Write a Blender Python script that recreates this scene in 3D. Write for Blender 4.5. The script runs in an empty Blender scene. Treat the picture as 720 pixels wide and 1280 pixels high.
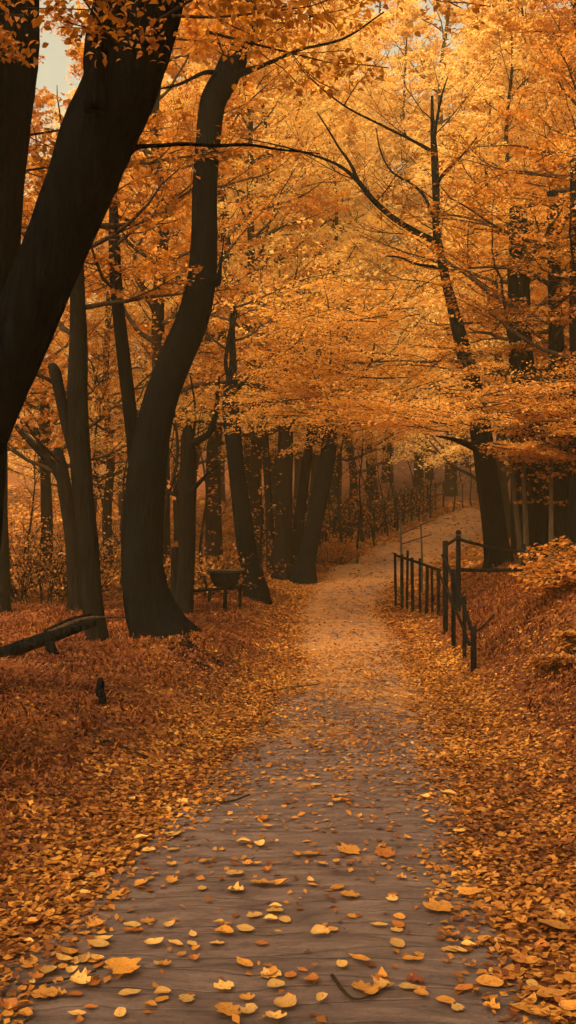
import bpy, math, random
import numpy as np
from mathutils import Vector, Matrix, Quaternion

random.seed(11)
RNG = np.random.default_rng(11)
sc = bpy.context.scene
C = sc.collection
R = math.radians

# ------------------------------------------------------------------ camera
F_PX, H_EYE = 1229.0, 1.8
PITCH = math.atan(20 / F_PX)
CAM = Vector((0, 0, H_EYE))
FW = Vector((0, math.cos(PITCH), math.sin(PITCH)))
UP = Vector((0, -math.sin(PITCH), math.cos(PITCH)))


def at(x, y, D):
    """world point seen at photo pixel (x, y) at distance D ahead"""
    d = FW + Vector((1, 0, 0)) * ((x - 360) / F_PX) + UP * ((640 - y) / F_PX)
    return CAM + d * (D / d.y)


cam_d = bpy.data.cameras.new('camera')
cam_d.sensor_fit = 'VERTICAL'
cam_d.sensor_height = 24
cam_d.lens = F_PX / 1280 * 24
cam_d.clip_end = 1500
cam_d.clip_start = 0.05
cam = bpy.data.objects.new('camera', cam_d)
cam.location = CAM
cam.rotation_euler = (math.pi / 2 + PITCH, 0, 0)
C.objects.link(cam)
sc.camera = cam


# ------------------------------------------------------------------ helpers
def tag(o, label=None, cat=None, group=None, kind=None):
    if label: o['label'] = label
    if cat: o['category'] = cat
    if group: o['group'] = group
    if kind: o['kind'] = kind
    return o


def empty(name, loc, label, cat, group=None):
    o = bpy.data.objects.new(name, None)
    o.location = loc
    o.empty_display_size = 0.3
    C.objects.link(o)
    return tag(o, label, cat, group)


def obj_np(name, V, Fq, mat, parent=None, smooth=False):
    """one mesh object from numpy verts and an (n,k) face array; world coordinates"""
    V = np.asarray(V, dtype=np.float32)
    if parent is not None:
        V = V - np.array(parent.location, dtype=np.float32)
    me = bpy.data.meshes.new(name)
    n, k = Fq.shape
    me.vertices.add(len(V)); me.vertices.foreach_set('co', V.ravel())
    me.loops.add(n * k); me.loops.foreach_set('vertex_index', Fq.astype(np.int32).ravel())
    me.polygons.add(n)
    me.polygons.foreach_set('loop_start', np.arange(0, n * k, k, dtype=np.int32))
    if smooth:
        me.polygons.foreach_set('use_smooth', np.ones(n, dtype=bool))
    me.update(calc_edges=True)
    me.materials.append(mat)
    o = bpy.data.objects.new(name, me)
    C.objects.link(o)
    if parent is not None: o.parent = parent
    return o


class MB:
    def __init__(self): self.v = []; self.f = []; self.n = 0

    def add(self, V, Fq):
        self.v.append(np.asarray(V, float)); self.f.append(np.asarray(Fq) + self.n); self.n += len(V)

    def tube(self, pts, rad, sides=8, rough=0.0, seed=0, cap=True, flare=None):
        P = np.array([tuple(p) for p in pts], float)
        rad = np.asarray(rad, float)
        n = len(P)
        T = np.gradient(P, axis=0)
        T /= np.linalg.norm(T, axis=1)[:, None] + 1e-9
        ref = np.array([0, 1.0, 0]) if abs(T[:, 1]).mean() < 0.8 else np.array([1.0, 0, 0])
        A = np.cross(T, ref); A /= np.linalg.norm(A, axis=1)[:, None] + 1e-9
        B = np.cross(T, A)
        th = np.linspace(0, 2 * math.pi, sides, endpoint=False)
        rr = rad[:, None] * np.ones((1, sides))
        if rough:
            s = seed * 1.7
            L = np.concatenate([[0], np.cumsum(np.linalg.norm(np.diff(P, axis=0), axis=1))])[:, None]
            tt = th[None, :]
            rr = rr * (1 + rough * (np.sin(3 * tt + s + 1.3 * np.sin(L * 1.1 + s)) * .6
                                    + np.sin(7 * tt + 2 * s + 0.8 * np.sin(L * 1.9)) * .45
                                    + np.sin(2 * tt + L * 2.3 + s) * .55
                                    + np.sin(5 * tt - L * 4.7 + s) * .3
                                    + RNG.normal(0, .22, rr.shape)))
        if flare is not None:  # buttress ridges near the base
            rr = rr * (1 + flare[:, None] * (0.5 + 0.5 * np.sin(5 * th[None, :] + seed)))
        V = P[:, None, :] + rr[:, :, None] * (np.cos(th)[None, :, None] * A[:, None, :] + np.sin(th)[None, :, None] * B[:, None, :])
        V = V.reshape(-1, 3)
        i = np.arange(n - 1)[:, None] * sides
        j = np.arange(sides)[None, :]; j2 = (j + 1) % sides
        Fq = np.stack([i + j, i + j2, i + sides + j2, i + sides + j], -1).reshape(-1, 4)
        if cap:
            c0, c1 = len(V), len(V) + 1
            V = np.vstack([V, P[0], P[-1]])
            jj = np.arange(0, sides, 2)
            e0 = np.stack([np.full_like(jj, c0), (jj + 2) % sides, (jj + 1) % sides, jj], -1)
            e1 = np.stack([np.full_like(jj, c1), jj, (jj + 1) % sides, (jj + 2) % sides], -1) 
            e1[:, 1:] += (n - 1) * sides
            if sides % 2 == 0: Fq = np.vstack([Fq, e0, e1])
        self.add(V, Fq)

    def box(self, a, b):
        (x0, y0, z0), (x1, y1, z1) = a, b
        V = [(x0, y0, z0), (x1, y0, z0), (x1, y1, z0), (x0, y1, z0), (x0, y0, z1), (x1, y0, z1), (x1, y1, z1), (x0, y1, z1)]
        self.add(V, [(0, 3, 2, 1), (4, 5, 6, 7), (0, 1, 5, 4), (1, 2, 6, 5), (2, 3, 7, 6), (3, 0, 4, 7)])

    def build(self, name, mat, parent=None, smooth=True):
        return obj_np(name, np.vstack(self.v), np.vstack(self.f), mat, parent, smooth)


def dense(pts, n):
    """Catmull-Rom resample of a list of (x,y,z,r)"""
    P = np.array(pts, float)
    k = len(P)
    Q = np.vstack([2 * P[0] - P[1], P, 2 * P[-1] - P[-2]])
    out = []
    for t in np.linspace(0, k - 1 - 1e-6, n):
        i = int(t); u = t - i
        p0, p1, p2, p3 = Q[i], Q[i + 1], Q[i + 2], Q[i + 3]
        out.append(.5 * ((2 * p1) + (-p0 + p2) * u + (2 * p0 - 5 * p1 + 4 * p2 - p3) * u * u + (-p0 + 3 * p1 - 3 * p2 + p3) * u ** 3))
    return np.array(out)


# ------------------------------------------------------------------ terrain
_pp = [(300, 1280, 3.5, .95), (396, 1000, 6.45, .88), (440, 900, 9.2, .86), (443, 820, 13.6, .78), (421, 764, 19.5, .86), (440, 730, 24, 1.05),
       (486, 702, 29.5, 1.45), (545, 674, 37, 1.7), (583, 648, 46, 1.7), (604, 636, 52, 1.6)]
PY, PX, PZ, PW = [-40, 0], [-.35, -.28], [0, 0], [1.0, 1.0]
for x, y, D, w in _pp:
    p = at(x, y, D)
    PY.append(p.y); PX.append(p.x); PZ.append(max(0, p.z) if D > 10 else 0); PW.append(w)
PY += [60, 75, 100, 400]; PX += [15, 24, 38, 150]; PZ += [3.2, 3.2, 3.0, 3.0]; PW += [1.2] * 4
_yy = np.linspace(-40, 400, 4401)


def _sm(v, k=25):
    a = np.interp(_yy, PY, v)
    ker = np.hanning(k); ker /= ker.sum()
    return np.convolve(np.pad(a, k // 2, mode='edge'), ker, mode='valid')


_xc, _zc, _wc = _sm(PX), _sm(PZ), _sm(PW)
xc = lambda y: np.interp(y, _yy, _xc)
zc = lambda y: np.interp(y, _yy, _zc)
wc = lambda y: np.interp(y, _yy, _wc)


def ss(a, b, x):
    t = np.clip((x - a) / (b - a), 0, 1)
    return t * t * (3 - 2 * t)


def wob(x, y, s=1.0):
    return (np.sin(x * 1.3 * s + 1.7 * np.sin(y * .7 * s)) + np.sin(y * 1.7 * s + 1.3 * np.sin(x * .9 * s + 2)) + .6 * np.sin((x + y) * 3.1 * s + np.sin(x * 2.2 * s)) + .4 * np.sin((x - 1.4 * y) * 5.3 * s)) / 3


def ground(x, y):
    x = np.asarray(x, float); y = np.asarray(y, float)
    u = x - xc(y); w = wc(y)
    z = zc(y).copy() if hasattr(zc(y), 'copy') else zc(y)
    a = np.abs(u)
    out = ss(w, w + 1.0, a)
    # right-hand bank
    hb = 1.35 * ss(6.0, 12.5, y) * (1 - .38 * ss(13, 16.5, y)) * (1 - .6 * ss(20, 26, y)) + .1
    z = z + np.where(u > 0, hb * ss(w + .35, w + 2.7, u), 0)
    # left side: low shoulder, mound under the curved tree, gentle dip behind
    z = z + np.where(u < 0, .2 * ss(w, w + 1.6, -u) * ss(4, 9, y), 0)
    z = z + .16 * np.exp(-(((x + 3.4) / 1.7) ** 2 + ((y - 9.8) / 2.4) ** 2))
    z = z + .16 * np.exp(-(((x + 1.5) / .8) ** 2 + ((y - 13.2) / 1.0) ** 2)) + .15 * np.exp(-(((x + .95) / .45) ** 2 + ((y - 12.6) / .7) ** 2))
    z = z + out * (.08 * wob(x, y) + .04 * wob(x, y, 3.1) + .012 * wob(y, x, 8.0))
    z = z - .012 * (1 - out) * (u / np.maximum(w, .1)) ** 2 
    # hill beyond
    r = np.hypot(x, y)
    z = z + .16 * np.maximum(0, r - 62) * out + .05 * np.maximum(0, a - 14)
    return z


def gz(x, y): return float(ground(np.array([x]), np.array([y]))[0])


def hit(px, py, lo=2.5, hi=80):
    """first terrain point seen through photo pixel (px,py)"""
    for D in np.arange(lo, hi, .05):
        p = at(px, py, float(D))
        if p.z <= gz(p.x, p.y): return Vector((p.x, p.y, gz(p.x, p.y)))
    return at(px, py, hi)


# ------------------------------------------------------------------ materials
def new_mat(name):
    m = bpy.data.materials.new(name); m.use_nodes = True
    nt = m.node_tree; nt.nodes.clear()
    out = nt.nodes.new('ShaderNodeOutputMaterial')
    return m, nt, out


def N(nt, t, **kw):
    n = nt.nodes.new(t)
    for k, v in kw.items():
        if k.startswith('i_'): n.inputs[k[2:].replace('_', ' ')].default_value = v
        else: setattr(n, k, v)
    return n


def ramp(nt, stops, interp='LINEAR'):
    r = nt.nodes.new('ShaderNodeValToRGB')
    e = r.color_ramp.elements
    e[0].position, e[0].color = stops[0][0], (*stops[0][1], 1)
    e[1].position, e[1].color = stops[-1][0], (*stops[-1][1], 1)
    for p, c in stops[1:-1]:
        k = e.new(p); k.color = (*c, 1)
    r.color_ramp.interpolation = interp
    return r


def leaf_mat(name, cols, transl=.56, nscale=.35, rough=.6, mixn=.72):
    m, nt, out = new_mat(name)
    L = nt.links.new
    geo = N(nt, 'ShaderNodeNewGeometry')
    noi = N(nt, 'ShaderNodeTexNoise'); noi.inputs['Scale'].default_value = nscale; noi.inputs['Detail'].default_value = 3
    L(geo.outputs['Position'], noi.inputs['Vector'])
    mr = N(nt, 'ShaderNodeMapRange'); mr.inputs[1].default_value = .3; mr.inputs[2].default_value = .7
    L(noi.outputs['Fac'], mr.inputs[0])
    mx = N(nt, 'ShaderNodeMix'); mx.data_type = 'FLOAT'; mx.inputs[0].default_value = 1 - mixn
    L(mr.outputs[0], mx.inputs[2]); L(geo.outputs['Random Per Island'], mx.inputs[3])
    k = len(cols)
    rp = ramp(nt, [(i / (k - 1), c) for i, c in enumerate(cols)])
    L(mx.outputs[0], rp.inputs[0])
    pb = N(nt, 'ShaderNodeBsdfPrincipled'); pb.inputs['Roughness'].default_value = rough
    pb.inputs['Specular IOR Level'].default_value = .25
    L(rp.outputs[0], pb.inputs['Base Color'])
    if transl > 0:
        tr = N(nt, 'ShaderNodeBsdfTranslucent')
        hs = N(nt, 'ShaderNodeHueSaturation'); hs.inputs['Saturation'].default_value = 1.08; hs.inputs['Value'].default_value = 1.1
        L(rp.outputs[0], hs.inputs['Color']); L(hs.outputs[0], tr.inputs['Color'])
        ms = N(nt, 'ShaderNodeMixShader'); ms.inputs[0].default_value = transl
        L(pb.outputs[0], ms.inputs[1]); L(tr.outputs[0], ms.inputs[2]); L(ms.outputs[0], out.inputs[0])
    else:
        L(pb.outputs[0], out.inputs[0])
    return m


GOLD = [(.44, .195, .048), (.58, .29, .08), (.69, .385, .12), (.77, .48, .18)]
AMBER = [(.29, .10, .022), (.42, .165, .036), (.53, .235, .056), (.63, .32, .09)]
HAZED_GOLD = [(.56, .33, .10), (.70, .46, .16), (.78, .55, .22), (.84, .63, .30)]  # gold lightened so the far crowns look faded by glowing haze
RUST = [(.16, .055, .016), (.27, .10, .024), (.38, .155, .035), (.48, .22, .05)]
M = {}
M['gold'] = leaf_mat('gold_leaves', GOLD)
M['amber'] = leaf_mat('amber_leaves', AMBER)
M['hazedgold'] = leaf_mat('haze_paled_gold_leaves', HAZED_GOLD)
M['rust'] = leaf_mat('rust_leaves', RUST, transl=.4)
M['litter'] = leaf_mat('fallen_leaf_litter', [(.045, .014, .007), (.135, .042, .010), (.27, .098, .016), (.43, .18, .030), (.58, .30, .062)], transl=.12, nscale=1.1, mixn=.4)
M['shadedredlitter'] = leaf_mat('shade_darkened_russet_leaves', [(.028, .0065, .005), (.078, .018, .007), (.15, .042, .010), (.31, .11, .020)], transl=.12, nscale=1.3, mixn=.55)  # russet leaves, coloured darker so the banks look deep in shade
M['grass'] = leaf_mat('dry_grass', [(.038, .010, .007), (.11, .027, .010), (.20, .060, .014), (.34, .13, .03)], transl=.25, nscale=1.5)


def bark(name, c1, c2, moss=0.0):
    m, nt, out = new_mat(name)
    L = nt.links.new
    tc = N(nt, 'ShaderNodeTexCoord')
    mp = N(nt, 'ShaderNodeMapping'); mp.inputs['Scale'].default_value = (9, 9, 1.6)
    L(tc.outputs['Object'], mp.inputs[0])
    n1 = N(nt, 'ShaderNodeTexNoise'); n1.inputs['Scale'].default_value = 2.2; n1.inputs['Detail'].default_value = 8; n1.inputs['Roughness'].default_value = .7
    L(mp.outputs[0], n1.inputs['Vector'])
    vo = N(nt, 'ShaderNodeTexVoronoi'); vo.feature = 'DISTANCE_TO_EDGE'; vo.inputs['Scale'].default_value = 1.6
    L(mp.outputs[0], vo.inputs['Vector'])
    n2 = N(nt, 'ShaderNodeTexNoise'); n2.inputs['Scale'].default_value = 1.3; n2.inputs['Detail'].default_value = 4
    L(tc.outputs['Object'], n2.inputs['Vector'])
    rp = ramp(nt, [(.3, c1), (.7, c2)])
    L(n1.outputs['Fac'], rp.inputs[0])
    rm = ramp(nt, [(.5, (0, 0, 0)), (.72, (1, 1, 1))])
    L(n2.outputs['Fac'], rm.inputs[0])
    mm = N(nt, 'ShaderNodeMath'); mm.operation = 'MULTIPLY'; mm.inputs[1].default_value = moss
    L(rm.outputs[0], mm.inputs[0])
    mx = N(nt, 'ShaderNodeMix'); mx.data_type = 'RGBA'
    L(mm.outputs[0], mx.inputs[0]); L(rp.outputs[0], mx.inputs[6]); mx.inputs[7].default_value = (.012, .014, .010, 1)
    pb = N(nt, 'ShaderNodeBsdfDiffuse'); pb.inputs['Roughness'].default_value = .6
    L(mx.outputs[2], pb.inputs['Color'])
    ad = N(nt, 'ShaderNodeMath'); ad.operation = 'ADD'
    L(n1.outputs['Fac'], ad.inputs[0]); L(vo.outputs['Distance'], ad.inputs[1])
    bp = N(nt, 'ShaderNodeBump'); bp.inputs['Strength'].default_value = .9; bp.inputs['Distance'].default_value = .06
    L(ad.outputs[0], bp.inputs['Height']); L(bp.outputs[0], pb.inputs['Normal'])
    L(pb.outputs[0], out.inputs[0])
    return m


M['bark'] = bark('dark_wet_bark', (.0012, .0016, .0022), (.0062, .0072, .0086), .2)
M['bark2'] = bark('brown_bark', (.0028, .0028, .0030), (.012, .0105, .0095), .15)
M['pale'] = bark('pale_bark', (.03, .022, .017), (.09, .062, .042), .1)
M['twig'] = bark('twig_bark', (.025, .016, .012), (.06, .038, .026), 0)
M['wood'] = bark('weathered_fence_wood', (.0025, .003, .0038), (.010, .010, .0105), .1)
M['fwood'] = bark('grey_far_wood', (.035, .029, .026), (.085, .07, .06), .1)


def ground_mat():
    m, nt, out = new_mat('leaf_covered_earth')
    L = nt.links.new
    geo = N(nt, 'ShaderNodeNewGeometry')
    n1 = N(nt, 'ShaderNodeTexNoise'); n1.inputs['Scale'].default_value = 9; n1.inputs['Detail'].default_value = 8; n1.inputs['Roughness'].default_value = .75
    n2 = N(nt, 'ShaderNodeTexNoise'); n2.inputs['Scale'].default_value = .7; n2.inputs['Detail'].default_value = 4
    vo = N(nt, 'ShaderNodeTexVoronoi'); vo.inputs['Scale'].default_value = 16
    for q in (n1, n2, vo): L(geo.outputs['Position'], q.inputs['Vector'])
    rp = ramp(nt, [(.32, (.045, .016, .008)), (.48, (.14, .045, .012)), (.6, (.30, .105, .018)), (.75, (.46, .19, .035))])
    L(n1.outputs['Fac'], rp.inputs[0])
    rq = ramp(nt, [(.35, (.62, .5, .45)), (.65, (1, 1, 1))])
    L(n2.outputs['Fac'], rq.inputs[0])
    mx = N(nt, 'ShaderNodeMix'); mx.data_type = 'RGBA'; mx.blend_type = 'MULTIPLY'; mx.inputs[0].default_value = .8
    L(rp.outputs[0], mx.inputs[6]); L(rq.outputs[0], mx.inputs[7])
    pb = N(nt, 'ShaderNodeBsdfPrincipled'); pb.inputs['Roughness'].default_value = .9; pb.inputs['Specular IOR Level'].default_value = .2
    L(mx.outputs[2], pb.inputs['Base Color'])
    ad = N(nt, 'ShaderNodeMath'); ad.operation = 'ADD'
    L(n1.outputs['Fac'], ad.inputs[0]); L(vo.outputs['Distance'], ad.inputs[1])
    bp = N(nt, 'ShaderNodeBump'); bp.inputs['Strength'].default_value = 1; bp.inputs['Distance'].default_value = .03
    L(ad.outputs[0], bp.inputs['Height']); L(bp.outputs[0], pb.inputs['Normal'])
    L(pb.outputs[0], out.inputs[0])
    return m


def path_mat():
    m, nt, out = new_mat('worn_path_surface')
    L = nt.links.new
    geo = N(nt, 'ShaderNodeNewGeometry')
    # warped cross ripples, long across the path and short along it
    w0 = N(nt, 'ShaderNodeTexNoise'); w0.inputs['Scale'].default_value = 1.6; w0.inputs['Detail'].default_value = 3
    L(geo.outputs['Position'], w0.inputs['Vector'])
    sc_ = N(nt, 'ShaderNodeVectorMath'); sc_.operation = 'SCALE'; sc_.inputs['Scale'].default_value = .22
    L(w0.outputs['Color'], sc_.inputs[0])
    av = N(nt, 'ShaderNodeVectorMath'); av.operation = 'ADD'
    L(geo.outputs['Position'], av.inputs[0]); L(sc_.outputs[0], av.inputs[1])
    mp = N(nt, 'ShaderNodeMapping'); mp.inputs['Scale'].default_value = (2.2, 9, 1.3)
    L(av.outputs[0], mp.inputs[0])
    n1 = N(nt, 'ShaderNodeTexNoise'); n1.inputs['Scale'].default_value = 1.5; n1.inputs['Detail'].default_value = 9; n1.inputs['Roughness'].default_value = .68
    L(mp.outputs[0], n1.inputs['Vector'])
    mp2 = N(nt, 'ShaderNodeMapping'); mp2.inputs['Scale'].default_value = (.45, 5.0, 1)
    L(av.outputs[0], mp2.inputs[0])
    wv = N(nt, 'ShaderNodeTexVoronoi'); wv.feature = 'DISTANCE_TO_EDGE'; wv.inputs['Scale'].default_value = 1.15
    L(mp2.outputs[0], wv.inputs['Vector'])
    crk = ramp(nt, [(0.0, (0, 0, 0)), (.05, (1, 1, 1))])
    L(wv.outputs['Distance'], crk.inputs[0])
    rp = ramp(nt, [(.25, (.044, .026, .027)), (.5, (.105, .067, .066)), (.75, (.195, .130, .120))])
    L(n1.outputs['Fac'], rp.inputs[0])
    mc = N(nt, 'ShaderNodeMix'); mc.data_type = 'RGBA'; mc.blend_type = 'MULTIPLY'; mc.inputs[0].default_value = .28
    L(rp.outputs[0], mc.inputs[6]); L(crk.outputs[0], mc.inputs[7])
    # trodden leaf mush: flat stains, growing more common further along the path (there it lies thick)
    n3 = N(nt, 'ShaderNodeTexNoise'); n3.inputs['Scale'].default_value = 5; n3.inputs['Detail'].default_value = 7; n3.inputs['Roughness'].default_value = .7
    n4 = N(nt, 'ShaderNodeTexNoise'); n4.inputs['Scale'].default_value = .55; n4.inputs['Detail'].default_value = 3
    L(av.outputs[0], n3.inputs['Vector']); L(geo.outputs['Position'], n4.inputs['Vector'])
    sep = N(nt, 'ShaderNodeSeparateXYZ'); L(geo.outputs['Position'], sep.inputs[0])
    mr = N(nt, 'ShaderNodeMapRange'); mr.inputs[1].default_value = 5; mr.inputs[2].default_value = 12; mr.inputs[3].default_value = -.16; mr.inputs[4].default_value = .10
    L(sep.outputs['Y'], mr.inputs[0])
    a1 = N(nt, 'ShaderNodeMath'); a1.operation = 'MULTIPLY_ADD'; a1.inputs[1].default_value = .5
    L(n4.outputs['Fac'], a1.inputs[0]); L(n3.outputs['Fac'], a1.inputs[2])
    a2 = N(nt, 'ShaderNodeMath'); a2.operation = 'ADD'; L(a1.outputs[0], a2.inputs[0]); L(mr.outputs[0], a2.inputs[1])
    rs = ramp(nt, [(.72, (0, 0, 0)), (.86, (1, 1, 1))])
    L(a2.outputs[0], rs.inputs[0])
    mf = N(nt, 'ShaderNodeMath'); mf.operation = 'MULTIPLY'; mf.inputs[1].default_value = .75
    L(rs.outputs[0], mf.inputs[0])
    mx = N(nt, 'ShaderNodeMix'); mx.data_type = 'RGBA'
    L(mf.outputs[0], mx.inputs[0]); L(mc.outputs[2], mx.inputs[6]); mx.inputs[7].default_value = (.36, .165, .050, 1)
    gn = N(nt, 'ShaderNodeTexNoise'); gn.inputs['Scale'].default_value = 34; gn.inputs['Detail'].default_value = 8; gn.inputs['Roughness'].default_value = .8
    L(geo.outputs['Position'], gn.inputs['Vector'])
    gr = ramp(nt, [(.36, (.45, .45, .45)), (.5, (1, 1, 1)), (.68, (1.0, 1.0, 1.0))]); L(gn.outputs['Fac'], gr.inputs[0])
    gm = N(nt, 'ShaderNodeMix'); gm.data_type = 'RGBA'; gm.blend_type = 'MULTIPLY'; gm.inputs[0].default_value = .7
    L(mx.outputs[2], gm.inputs[6]); L(gr.outputs[0], gm.inputs[7]); mx = gm
    pb = N(nt, 'ShaderNodeBsdfPrincipled'); pb.inputs['Specular IOR Level'].default_value = .4
    rr = ramp(nt, [(.3, (.5, .5, .5)), (.7, (.8, .8, .8))]); L(n1.outputs['Fac'], rr.inputs[0]); L(rr.outputs[0], pb.inputs['Roughness'])
    L(mx.outputs[2], pb.inputs['Base Color'])
    hh = N(nt, 'ShaderNodeMath'); hh.operation = 'MULTIPLY_ADD'; hh.inputs[1].default_value = .35
    L(crk.outputs[0], hh.inputs[0]); h2 = N(nt, 'ShaderNodeMath'); h2.operation = 'MULTIPLY_ADD'; h2.inputs[1].default_value = .3; L(gn.outputs['Fac'], h2.inputs[0]); L(n1.outputs['Fac'], h2.inputs[2]); L(h2.outputs[0], hh.inputs[2])
    bp = N(nt, 'ShaderNodeBump'); bp.inputs['Strength'].default_value = .8; bp.inputs['Distance'].default_value = .02
    L(hh.outputs[0], bp.inputs['Height']); L(bp.outputs[0], pb.inputs['Normal'])
    L(pb.outputs[0], out.inputs[0])
    return m


M['ground'] = ground_mat()
M['path'] = path_mat()

# ------------------------------------------------------------------ ground + path sheets
gx = np.concatenate([np.linspace(-260, -30, 30)[:-1], np.linspace(-30, -8, 50)[:-1], np.linspace(-8, 8, 230)[:-1], np.linspace(8, 30, 60)[:-1], np.linspace(30, 260, 30)])
gy = np.concatenate([np.linspace(-60, 0, 20)[:-1], np.linspace(0, 22, 300)[:-1], np.linspace(22, 60, 150)[:-1], np.linspace(60, 360, 60)])
X, Y = np.meshgrid(gx, gy)
Z = ground(X, Y)
u = np.abs(X - xc(Y)); Z = Z - .05 * (1 - ss(wc(Y) - .15, wc(Y) + .02, u))
nx, ny = len(gx), len(gy)
idx = np.arange(nx * ny).reshape(ny, nx)
Fq = np.stack([idx[:-1, :-1], idx[:-1, 1:], idx[1:, 1:], idx[1:, :-1]], -1).reshape(-1, 4)
tag(obj_np('ground', np.stack([X, Y, Z], -1).reshape(-1, 3), Fq, M['ground'], smooth=True), kind='structure')

py_ = np.concatenate([np.linspace(-8, 20, 500)[:-1], np.linspace(20, 70, 300)])
pu = np.linspace(-1, 1, 41)
U, Yp = np.meshgrid(pu, py_)
edge = wc(Yp) * (1 + .06 * np.sin(Yp * 2.1) + .04 * np.sin(Yp * 5.3 + U)) + .1 + .12 * (1 - ss(4, 7, Yp))
Xp = xc(Yp) + U * edge
Zp = ground(Xp, Yp) + .006 - .05 * ss(.86, 1.0, np.abs(U)) + .004 * np.sin(Yp * 21 + 2 * np.sin(Xp * 1.7)) * (1 - U ** 2)
idx = np.arange(U.size).reshape(U.shape)
Fq = np.stack([idx[:-1, :-1], idx[:-1, 1:], idx[1:, 1:], idx[1:, :-1]], -1).reshape(-1, 4)
tag(obj_np('path', np.stack([Xp, Yp, Zp], -1).reshape(-1, 3), Fq, M['path'], smooth=True), kind='structure')


# ------------------------------------------------------------------ leaves in numpy
def kites(Pc, yaw, tiltx, tilty, L, W, fold=.0):
    """n kite-shaped leaves: centre, heading, tilt about two axes, length, width -> verts, quads"""
    n = len(Pc)
    cy, sy = np.cos(yaw), np.sin(yaw)
    a = np.stack([cy, sy, np.zeros(n)], -1); b = np.stack([-sy, cy, np.zeros(n)], -1)
    up = np.array([0, 0, 1.0])
    a2 = a * np.cos(tiltx)[:, None] + up * np.sin(tiltx)[:, None]
    n2 = -a * np.sin(tiltx)[:, None] + up * np.cos(tiltx)[:, None]
    b2 = b * np.cos(tilty)[:, None] + n2 * np.sin(tilty)[:, None]
    n3 = -b * np.sin(tilty)[:, None] + n2 * np.cos(tilty)[:, None]
    L_ = L[:, None]; W_ = W[:, None]
    fo = n3 * (fold * W_)
    V = np.stack([Pc - a2 * L_ * .5, Pc + b2 * W_ * .5 + fo + a2 * L_ * .05, Pc + a2 * L_ * .5, Pc - b2 * W_ * .5 + fo + a2 * L_ * .05], 1)
    return V.reshape(-1, 3), np.arange(n * 4).reshape(n, 4)


def ovals(Pc, yaw, tx, ty, L, W):
    V, _ = kites(Pc, yaw, tx, ty, L, W, .0)
    V = V.reshape(-1, 4, 3); a = (V[:, 2] - V[:, 0]) / 2; b = (V[:, 1] - V[:, 3]) / 2
    nn = np.cross(a, b); nn /= np.linalg.norm(nn, axis=1)[:, None] + 1e-9
    out = []
    for u_, v_ in ((-1, 0), (-.62, .62), (-.05, .98), (.5, .62), (1.05, 0), (.5, -.62), (-.05, -.98), (-.62, -.62)):
        out.append(Pc + a * u_ + b * v_ + nn * (.22 * W * abs(v_))[:, None] + nn * (-.12 * L * u_ * u_)[:, None])
    n = len(Pc); V = np.stack(out, 1).reshape(-1, 3)
    b_ = (np.arange(n) * 8)[:, None, None]
    return V, (b_ + np.array([[0, 1, 2, 3, 4, 5, 6, 7]])[None]).reshape(-1, 8)


def sprays(S, m, leaf, width=.38, droop=.25, tilt=.45, thick=.06, oval=False):
    """S: array n x 7 (start xyz, dir xyz unit, length).  m leaves per spray, in flat drooping fans"""
    S = np.asarray(S, float); n = len(S)
    t = RNG.random((n, m)) ** .75
    lat = RNG.normal(0, 1, (n, m)) * width * (0.35 + .65 * np.sin(np.clip(t, .05, .97) * math.pi))
    d = S[:, 3:6]; Ls = S[:, 6]
    side = np.cross(d, [0, 0, 1.0]); side /= np.linalg.norm(side, axis=1)[:, None] + 1e-9
    P = S[:, None, :3] + d[:, None, :] * (t * Ls[:, None])[..., None] + side[:, None, :] * (lat * Ls[:, None])[..., None]
    P[..., 2] += -droop * Ls[:, None] * (t ** 2 * .5 + (lat / width) ** 2 * .12) + RNG.normal(0, thick, (n, m)) * Ls[:, None]
    P = P.reshape(-1, 3)
    k = len(P)
    yaw = np.repeat(np.arctan2(d[:, 1], d[:, 0]), m) + RNG.normal(0, .9, k)
    L = leaf * RNG.uniform(.65, 1.3, k)
    if oval: return ovals(P, yaw, RNG.normal(-.25, tilt, k), RNG.normal(0, tilt, k), L, L * RNG.uniform(.5, .75, k))
    return kites(P, yaw, RNG.normal(-.25, tilt, k), RNG.normal(0, tilt, k), L, L * RNG.uniform(.5, .75, k), .12)


def unit(v): v = np.asarray(v, float); return v / (np.linalg.norm(v) + 1e-9)


def grow(mb, p, d, L, r, depth, S, up=.15, spread=.7, kids=3, minr=.004, wig=.12, sp_len=1.0, leafy=True):
    """a wiggly limb with side branches; spray seeds collect in S"""
    n = max(4, int(L / .35) + 2) if depth > 0 else 4
    pts = [np.array(p, float)]; dd = unit(d)
    for i in range(n - 1):
        dd = unit(dd + RNG.normal(0, wig, 3) + np.array([0, 0, up * .25]))
        pts.append(pts[-1] + dd * L / (n - 1))
    rad = np.linspace(r, max(minr, r * .3), n)
    mb.tube(pts, rad, sides=6 if r > .03 else 4, cap=False)
    if depth == 0:
        if leafy: S.append([*pts[0], *unit(pts[-1] - pts[0]), L * sp_len])
        return
    for k in range(kids):
        f = .3 + .7 * (k + RNG.random()) / kids
        i = min(n - 1, int(f * (n - 1)))
        base = pts[i]; ax = unit(pts[min(i + 1, n - 1)] - pts[max(i - 1, 0)])
        sd = unit(np.cross(ax, [0, 0, 1.0]) * (1 if k % 2 else -1) + RNG.normal(0, .35, 3) * [1, 1, .5])
        nd = unit(ax * (1 - spread * .55) + sd * spread + np.array([0, 0, up * .4]))
        grow(mb, base, nd, L * RNG.uniform(.42, .62), max(minr, rad[i] * .55), depth - 1, S, up, spread, kids, minr, wig * 1.2, sp_len, leafy)
    grow(mb, pts[-1], dd, L * .45, max(minr, r * .3), depth - 1 if depth < 2 else 0, S, up, spread, kids, minr, wig, sp_len, leafy)


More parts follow.
